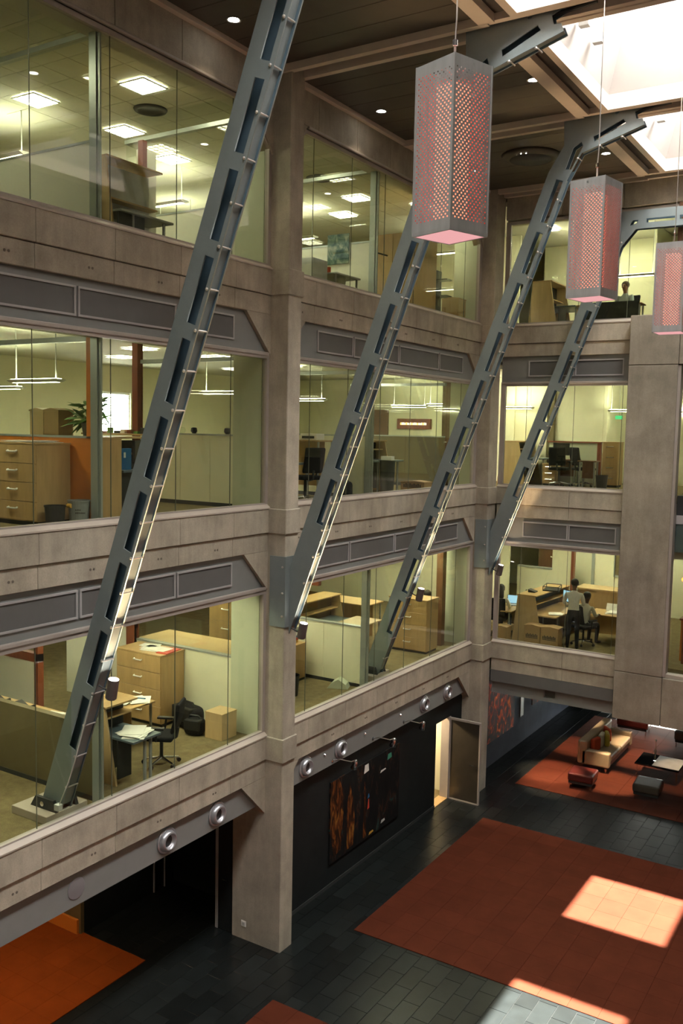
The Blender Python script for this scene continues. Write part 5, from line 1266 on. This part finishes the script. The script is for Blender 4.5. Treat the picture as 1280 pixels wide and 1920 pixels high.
    obj('nose', MB().prism([(0.078, -0.002), (0.112, -0.040), (0.078, -0.046)], 'X', -0.013, 0.013), skin, o, loc=(hc.x, hc.y, hc.z))
    obj('mouth', MB().box(-0.024, 0.076, -0.070, 0.024, 0.086, -0.064), 'red_wood', o, loc=(hc.x, hc.y, hc.z))
    return o

# ================================================================== OFFICES OF THE BACK WALL
zf, zc = ZF[0], ZC[0]
workstation('wooden hutch workstation running back from the lower window of the back wall', 1.02, 9.84, zf, 2.2, R(-4), 1.2, 0.75, top='beech')
t = thing('tray', 'black wire letter tray on top of the hutch', 'tray', (1.25, 11.0, zf+1.232), R(10))
obj('base', bx(-0.2, -0.28, 0, 0.2, 0.28, 0.03), 'black', t); obj('rim', MB().path([(-0.2, -0.28, 0.12), (0.2, -0.28, 0.12), (0.2, 0.28, 0.12), (-0.2, 0.28, 0.12), (-0.2, -0.28, 0.12)], 0.012), 'black', t)
for a in (-0.2, 0.2):
    for b in (-0.28, 0.28): obj('post', MB().tube((a, b, 0), (a, b, 0.13), 0.01, 6), 'black', t)
tag(obj('phone', MB().prism([(-0.1, 0), (0.1, 0), (0.1, 0.03), (-0.1, 0.08)], 'Y', -0.1, 0.1), 'black', loc=(0.95, 10.35, zf+1.232), bevel=0.006), 'black desk phone on top of the hutch', 'phone')
t = thing('reception_counter', 'high wooden counter behind the standing man', 'counter', (1.62, 12.06, zf))
obj('front', bx(0, 0, 0, 1.35, 0.03, 1.17), 'beech', t); obj('top', bx(-0.05, -0.05, 1.17, 1.40, 0.65, 1.21), 'beech_light', t); obj('side', bx(1.32, 0, 0, 1.35, 0.6, 1.17), 'beech', t); obj('back', bx(0, 0.57, 0, 1.35, 0.6, 1.17), 'beech', t)
desk('wooden desk with papers right of the standing man', 2.25, 10.85, 3.35, 11.70, zf, 0.75, 'beech')
sheets('white papers spread on the desk right of the standing man', 2.85, 11.3, zf+0.751, 0.2, 5, 0.3, 0.4, seed=31)
tag(obj('desk_calendar', MB().prism([(-0.08, 0), (0.08, 0), (0.0, 0.20)], 'X', -0.14, 0.14), 'paper', loc=(2.72, 11.55, zf+0.752)), 'small white desk calendar on the right hand desk', 'calendar')
sheets('papers and pens on the workstation beside the standing man', 1.62, 10.25, zf+0.736, 0.1, 4, 0.3, 0.3, seed=33)
monitor('monitor with a lit blue screen beside the standing man', 1.55, 11.55, zf+0.736, R(-30), True)
monitor('black monitor seen from the side at the left desk of the back wall', 0.62, 10.75, zf+0.736, R(-70))
desk('desk with a laptop at the left of the lower back wall window', -0.35, 9.85, 0.55, 11.4, zf, 0.735, 'beech')
laptop('laptop on the left desk of the lower back wall window', 0.25, 10.75, zf+0.736, R(15))
carton('left of two taped cartons below the hutch', 1.28, 9.66, zf, 0.42, 0.34, 0.50)
carton('right of two taped cartons beside the standing man', 1.74, 9.66, zf, 0.46, 0.34, 0.50)
carton('plain carton at the left end of the lower back wall window', 0.42, 9.66, zf, 0.34, 0.32, 0.36, prt=False, m_='beech')
office_chair('black chair of the seated man in the back wall office', 2.32, 10.42, zf, R(-25))
office_chair('black chair of the long haired person at the left desk', 0.12, 10.12, zf, R(10))
person('standing person in a white shirt and black trousers seen from behind', (2.24, 9.78, zf), R(12), 'stand', arms='front', lean=0.10)
person('seated person in a white shirt beside the standing one', (2.32, 10.44, zf), R(-20), 'sit', arms='desk', lean=0.12)
person('seated person with long black hair at the laptop', (0.12, 10.10, zf), R(-5), 'sit', shirt='shirt', arms='desk', lean=0.12, long_hair=True)
person('seated person half hidden behind the third strut', (-1.05, 8.05, zf), R(-25), 'sit', shirt='shirt_teal', arms='desk', lean=0.1)
t = struct('wall_inner', 'cream inner walls of the back wall offices', 'wall')
obj('wall_panel', bx(-0.5, 12.95, zf, 0.75, 13.05, 5.35), 'cream', t); obj('wall_panel', bx(0.55, 12.95, 5.35, 1.15, 13.05, zc), 'cream', t)
obj('wall_panel', bx(0.75, 12.95, zf, 1.15, 13.05, 5.35), 'cream', t); obj('door_post', bx(1.12, 12.9, zf, 1.2, 13.06, zc), 'red_wood', t)
obj('wall_panel', bx(1.75, 13.0, zf, 3.0, 13.1, zc), 'cream', t); obj('alu_post', bx(1.70, 12.95, zf, 1.78, 13.1, zc), 'alu', t)
obj('wall_window', bx(2.35, 12.98, 5.35, 2.85, 13.0, 6.3), 'olive_screen', t); obj('window_frame', MB().ring([(2.32, 5.30), (2.88, 5.30), (2.88, 6.35), (2.32, 6.35)], [(2.36, 5.35), (2.84, 5.35), (2.84, 6.3), (2.36, 6.3)], 'Y', 12.96, 13.0), 'alu', t)
obj('door_post', bx(3.0, 12.6, zf, 3.15, 12.8, zc), 'red_wood', t)
obj('rear_wall', bx(-0.6, 15.5, zf, 7.8, 15.6, zc), 'cream', t)
obj('rail', bx(-0.5, 12.92, 5.33, 0.56, 13.08, 5.37), 'alu', t)
cabinet('cupboard seen through the inner opening of the lower back office', -0.4, 14.4, zf, 1.0, 0.5, 1.9, 3, m_='brown_wood')
for (x, y, lb) in [(1.0, 11.0, 'square ceiling light over the hutch of the lower back office'), (2.6, 11.8, 'square ceiling light over the high counter'), (0.5, 14.2, 'square ceiling light beyond the inner wall of the lower back office'), (3.4, 14.2, 'square ceiling light behind the high counter'), (-2.2, 11.2, 'square ceiling light left of the lower back office')]:
    troffer(lb, x, y, zc-0.004)
# middle floor
zf, zc = ZF[1], ZC[1]
t = struct('wall_inner', 'cream inner walls of the middle back office', 'wall')
obj('wall_panel', bx(2.05, 14.6, zf, 7.8, 14.7, zc), 'cream', t); obj('wall_panel', bx(0.6, 12.6, zf, 1.945, 12.7, zc), 'cream', t); obj('wall_panel', bx(1.95, 12.6, zf, 2.05, 16.5, zc), 'cream', t); obj('wall_panel', bx(-0.6, 16.5, zf, 7.8, 16.6, zc), 'cream', t)
obj('wall_panel', bx(-0.6, 12.6, zf, 0.35, 12.7, zc), 'cream', t); obj('post', bx(0.45, 12.45, zf, 0.60, 12.7, zc), 'olive_screen', t)
obj('low_screen', bx(0.55, 12.3, zf, 1.92, 12.34, 9.02), 'pale_cladding', t); obj('low_rail', bx(0.5, 12.27, 9.02, 2.02, 12.37, 9.06), 'red_wood', t); obj('low_post', bx(1.92, 12.25, zf, 2.02, 12.36, 9.05), 'red_wood', t)
workstation('wooden ended workstation at the left of the middle back window', -0.15, 11.3, zf, 1.2, 0, 1.16, back='black')
office_chair('black swivel chair at the middle back window', 1.22, 11.25, zf, R(5))
office_chair('second black chair farther back at the middle back window', 1.72, 11.75, zf, R(-40))
desk('dark desk beside the black swivel chair of the middle back office', 0.74, 11.8, 1.5, 12.25, zf, 0.72, 'brown_wood')
monitor('large black monitor behind the swivel chair of the middle back office', 1.0, 12.0, zf+0.721, R(0))
desk('pale table end with a metal leg at the middle back window', 1.75, 11.1, 2.25, 11.5, zf, 0.72, 'brown_wood')
cabinet('narrow wooden drawer unit at the middle back window', 2.14, 12.0, zf, 0.42, 0.5, 1.22, 4, handle='chrome')
cabinet('low wooden drawer unit under the desk of the middle back office', 0.72, 11.35, zf, 0.36, 0.4, 0.6, 3, handle='chrome')
bin_('dark waste bin on the floor of the middle back office', 2.3, 11.5, zf, 0.16, 0.34, 'charcoal')
for (x, y, lb) in [(3.0, 11.8, 'square ceiling light beside the pier on the middle floor'), (0.2, 11.3, 'square ceiling light at the left of the middle back window'), (3.5, 15.0, 'square ceiling light deep behind the middle back window'), (-1.2, 14.5, 'square ceiling light behind the corner of the middle floor')]:
    troffer(lb, x, y, zc-0.004)
pendant('hanging bar light in the middle back window beside the pier', 2.55, 12.4, 9.92, zc, 0.8)
pendant('hanging bar light at the left of the middle back window', -0.35, 12.1, 9.98, zc, 0.9)
pendant('hanging bar light deep behind the middle back window', 3.2, 14.6, 9.95, zc)
t = thing('exit_sign', 'small green exit sign in the middle back office', 'sign', (2.15, 13.4, 9.75)); obj('plate', bx(-0.1, -0.01, -0.05, 0.1, 0.01, 0.05), 'exit_green', t); obj('rod', MB().tube((0, 0, 0.05), (0, 0, zc-9.75), 0.006), 'light_grey', t)
# upper floor
zf, zc = ZF[2], ZC[2]
t = struct('wall_inner', 'cream inner walls of the upper back office', 'wall')
obj('wall_panel', bx(-0.6, 14.5, zf, 7.8, 14.6, zc), 'cream', t); obj('wall_panel', bx(3.0, 12.8, zf, 3.1, 14.5, zc), 'cream', t)
workstation('workstation with tall wooden end in the upper back window', 0.72, 10.9, zf, 1.2, 0, 1.38, back='black')
t = thing('dark_screen', 'long black desk screen in the upper back window', 'screen', (1.9, 10.85, zf)); obj('panel', bx(0, 0, 0, 1.3, 0.05, 0.72), 'black', t); obj('frame', bx(0, -0.01, 0.72, 1.3, 0.06, 0.75), 'charcoal', t)
cabinet('small wooden drawer unit in the upper back window', 1.62, 10.9, zf, 0.24, 0.3, 0.72, 4, handle='chrome')
desk('desk in front of the seated person in the upper back office', 2.2, 11.15, 3.2, 11.6, zf, 0.74, 'brown_wood')
person('seated person in a grey blue shirt behind the upper back window', (2.64, 11.75, zf), R(165), 'sit', shirt='shirt_blue', skin='skin', hairm='hair_brown', arms='desk', lean=0.06)
office_chair('black chair of the person in the upper back office', 2.64, 11.77, zf, R(165))
for (x, y, lb) in [(3.9, 11.0, 'louvred ceiling light behind the smallest lantern'), (0.35, 12.0, 'square ceiling light at the left of the upper back window'), (2.0, 13.4, 'square ceiling light deep in the upper back office')]:
    troffer(lb, x, y, zc-0.02)
pendant('hanging bar light between the two farther lanterns', 2.75, 12.2, 13.45, zc, 1.0)
pendant('hanging bar light behind the strut of the upper back window', 1.4, 12.6, 13.95, zc, 1.0)

# room to the right of the pier
t = thing('bar_counter', 'orange wooden counter in the dark room right of the pier', 'counter', (4.75, 10.2, 3.85))
obj('front', bx(0, 0, 0, 2.6, 0.05, 1.0), 'orange_panel', t); obj('top', bx(-0.03, -0.05, 1.0, 2.6, 0.6, 1.04), 'red_wood', t); obj('end', bx(0, 0.05, 0, 0.05, 0.6, 1.0), 'red_wood', t)
tag(obj('orange_pillar', bx(4.85, 9.9, 3.85, 5.05, 10.1, 6.85), 'red_wood', bevel=0.01), 'dark red wooden post in the room right of the pier', 'post')
for i, (x, z_) in enumerate([(4.86, 4.9), (4.98, 4.9), (5.1, 4.9)]):
    tag(obj('bottle', MB().lathe([(0.04, 0), (0.045, 0.18), (0.015, 0.24), (0.015, 0.32), (0, 0.32)], (x, 10.45, z_), (0, 0, 1), 12), 'light_grey', smooth=True), ['left pale bottle on the orange counter', 'middle pale bottle on the orange counter', 'right pale bottle on the orange counter'][i], 'bottle')
t = thing('signal_lamp', 'small glowing red lamp in the window right of the pier', 'lamp', (4.70, 10.5, 5.79)); obj('bulb', MB().ball((0, 0, 0), 0.05), 'red_lamp', t, smooth=True); obj('stem', MB().tube((0, 0, 0.04), (0, 0, 1.06), 0.01, 6), 'charcoal', t)
t = thing('desk', 'dark desk with white papers at the upper window right of the pier', 'desk', (4.75, 9.6, 7.91)); obj('top', bx(0, 0, 0.0, 1.5, 0.6, 0.03), 'charcoal', t); obj('front', bx(0, 0.6, -0.05, 1.5, 0.63, 0.5), 'charcoal', t)
sheets('white papers at the window right of the pier', 4.95, 9.85, 7.945, 0.2, 4, seed=41)

# ================================================================== LOUNGE
def sofa():
    t = thing('sofa', 'beige leather sofa with colourful cushions on the lounge carpet', 'sofa', (1.85, 11.9, 0.015))
    obj('back', bx(0.0, 0.0, 0.14, 0.26, 2.45, 0.80), 'leather_beige', t, bevel=0.05, seg=3)
    obj('base', bx(0.05, 0.05, 0.14, 0.85, 2.40, 0.28), 'leather_dark', t, bevel=0.02)
    for a, b in ((0.22, 1.22), (1.24, 2.24)): obj('seat_cushion', bx(0.24, a, 0.27, 0.88, b, 0.44), 'leather_beige', t, bevel=0.045, seg=3)
    for a in (0.0, 2.23): obj('armrest', bx(0.1, a, 0.14, 0.88, a+0.22, 0.56), 'leather_beige', t, bevel=0.045, seg=3)
    for a in (0.08, 0.78):
        for b in (0.08, 2.36): obj('leg', MB().tube((a, b, 0), (a, b, 0.15), 0.022, 10), 'chrome', t)
sofa()
for i, (x, y, m_, lb) in enumerate([(2.22, 12.35, 'cushion_red', 'orange red cushion at the near end of the sofa'), (2.24, 12.85, 'cushion_cream', 'cream cushion in the middle of the sofa'), (2.34, 13.02, 'cushion_yellow', 'mustard yellow cushion leaning on the cream one'), (2.22, 13.45, 'cushion_red', 'orange red cushion at the far end of the sofa')]):
    t = thing('cushion', lb, 'cushion', (x, y, 0.44), R(-12+17*i), 'cushions on the beige sofa')
    obj('pillow', MB().box(-0.07, -0.2, 0.0, 0.07, 0.2, 0.38), m_, t, bevel=0.06, seg=4); obj('piping', MB().path([(0, -0.19, 0.02), (0, 0.19, 0.02), (0, 0.19, 0.36), (0, -0.19, 0.36), (0, -0.19, 0.02)], 0.008, 5), m_, t)
def ottoman(label, x, y, sx, sy, m_, rz=0, h=0.42):
    t = thing('ottoman', label, 'ottoman', (x, y, 0.015), rz)
    obj('cushion', bx(-sx/2, -sy/2, 0.20, sx/2, sy/2, h), m_, t, bevel=0.05, seg=3); obj('base', bx(-sx/2+.03, -sy/2+.03, 0.14, sx/2-.03, sy/2-.03, 0.21), 'charcoal', t)
    for a in (-1, 1):
        for b in (-1, 1): obj('leg', MB().tube((a*(sx/2-.06), b*(sy/2-.06), 0), (a*(sx/2-.06), b*(sy/2-.06), 0.15), 0.018, 8), 'chrome', t)
ottoman('dark red leather ottoman in front of the sofa', 2.40, 10.68, 0.66, 0.66, 'leather_red', R(3))
ottoman('dark grey leather ottoman near the coffee table', 4.02, 10.92, 0.66, 0.70, 'leather_dark', R(3))
ottoman('dark red leather bench behind the sofa by the glazing', 2.35, 16.0, 0.95, 0.55, 'leather_red')
ottoman('brown leather bench at the right edge by the bright glazing', 4.15, 15.6, 0.9, 0.6, 'leather_dark', h=0.50)
t = thing('coffee_table', 'low black and white coffee table on the lounge carpet', 'coffee table', (3.35, 12.15, 0.015))
obj('top', bx(0, 0, 0.36, 1.15, 1.0, 0.40), 'black_gloss', t, bevel=0.006); obj('white_panel', bx(0.45, 0.05, 0.401, 1.14, 0.95, 0.408), 'light_grey', t)
for a in (0.06, 1.09):
    for b in (0.06, 0.94): obj('leg', MB().tube((a, b, 0), (a, b, 0.36), 0.016, 8), 'chrome', t)
t = thing('vase', 'thin glass vase with a stem standing on the coffee table', 'vase', (3.78, 12.6, 0.424)); obj('glass', MB().lathe([(0.04, 0), (0.03, 0.05), (0.035, 0.30), (0.03, 0.30), (0.02, 0.06), (0, 0.02)], (0, 0, 0), (0, 0, 1), 14), 'glass_clear', t, smooth=True); obj('stem', MB().path([(0, 0, 0.03), (0.01, 0, 0.3), (0.0, 0.02, 0.55)], 0.006), 'beech', t); obj('bloom', MB().ball((0, 0.02, 0.56), 0.03), 'paper', t)
# ceiling spots of the lounge
cl2 = tag(obj('ceiling', bx(-0.4, 9.75, 3.02, 7.8, 18.4, 3.05), 'charcoal'), 'dark ceiling of the lounge under the back wall', 'ceiling', kind='structure')
for i, (x, y, e) in enumerate([(1.35, 11.2, 480), (1.35, 13.6, 260), (2.95, 11.4, 480), (3.1, 13.6, 380), (1.7, 10.3, 300), (2.8, 15.2, 160), (4.6, 12.4, 100)]):
    t = thing('lounge_spot', ['warm ceiling spot left of the sofa', 'warm ceiling spot behind the sofa', 'warm ceiling spot over the red ottoman', 'warm ceiling spot in front of the sofa', 'warm ceiling spot near the carpet corner', 'warm ceiling spot by the red bench', 'warm ceiling spot over the coffee table'][i], 'spotlight', (x, y, 3.02), 0, 'lounge ceiling spots')
    obj('rim', MB().lathe([(0.07, 0), (0.07, -0.02), (0.05, -0.02), (0.05, 0)], (0, 0, 0), (0, 0, 1), 16), 'chrome', t); obj('lamp_disc', MB().disc((0, 0, -0.005), (0, 0, -1), 0.05), 'halogen', t)
    spot(t, (0, 0, -0.03), (0, 0, -1), e, 38, (1.0, 0.72, 0.45), 0.6, 0.03)
for i, (y, e) in enumerate([(10.6, 8), (11.4, 9), (14.5, 5)]):
    t = thing('art_spot', ['ceiling spot on the left half of the fiery painting', 'ceiling spot on the right half of the fiery painting', 'ceiling spot on the smaller fiery painting'][i], 'spotlight', (0.9, y, 3.02), 0, 'art spots')
    obj('rim', MB().lathe([(0.07, 0), (0.07, -0.02), (0.05, -0.02), (0.05, 0)], (0, 0, 0), (0, 0, 1), 16), 'chrome', t); obj('lamp_disc', MB().disc((0, 0, -0.005), (-0.3, 0, -1), 0.05), 'halogen', t)
    spot(t, (0, 0, -0.03), (-1.1, 0, -1.35), e, 62, (1.0, 0.85, 0.7), 0.6, 0.03)
# ceiling spots of the recess under the left bay
for i, (x, y, e) in enumerate([(-2.6, -3.2, 60), (-2.2, -5.0, 60)]):
    t = thing('recess_spot', ['ceiling spot over the orange carpet near the column', 'ceiling spot over the orange carpet at the left edge'][i], 'spotlight', (x, y, 3.04), 0, 'recess spots')
    obj('rim', MB().lathe([(0.07, 0), (0.07, -0.02), (0.05, -0.02), (0.05, 0)], (0, 0, 0), (0, 0, 1), 16), 'chrome', t); obj('lamp_disc', MB().disc((0, 0, -0.005), (0, 0, -1), 0.05), 'halogen', t)
    spot(t, (0, 0, -0.03), (0, 0, -1), e, 120, (1.0, 0.72, 0.45), 0.6, 0.03)
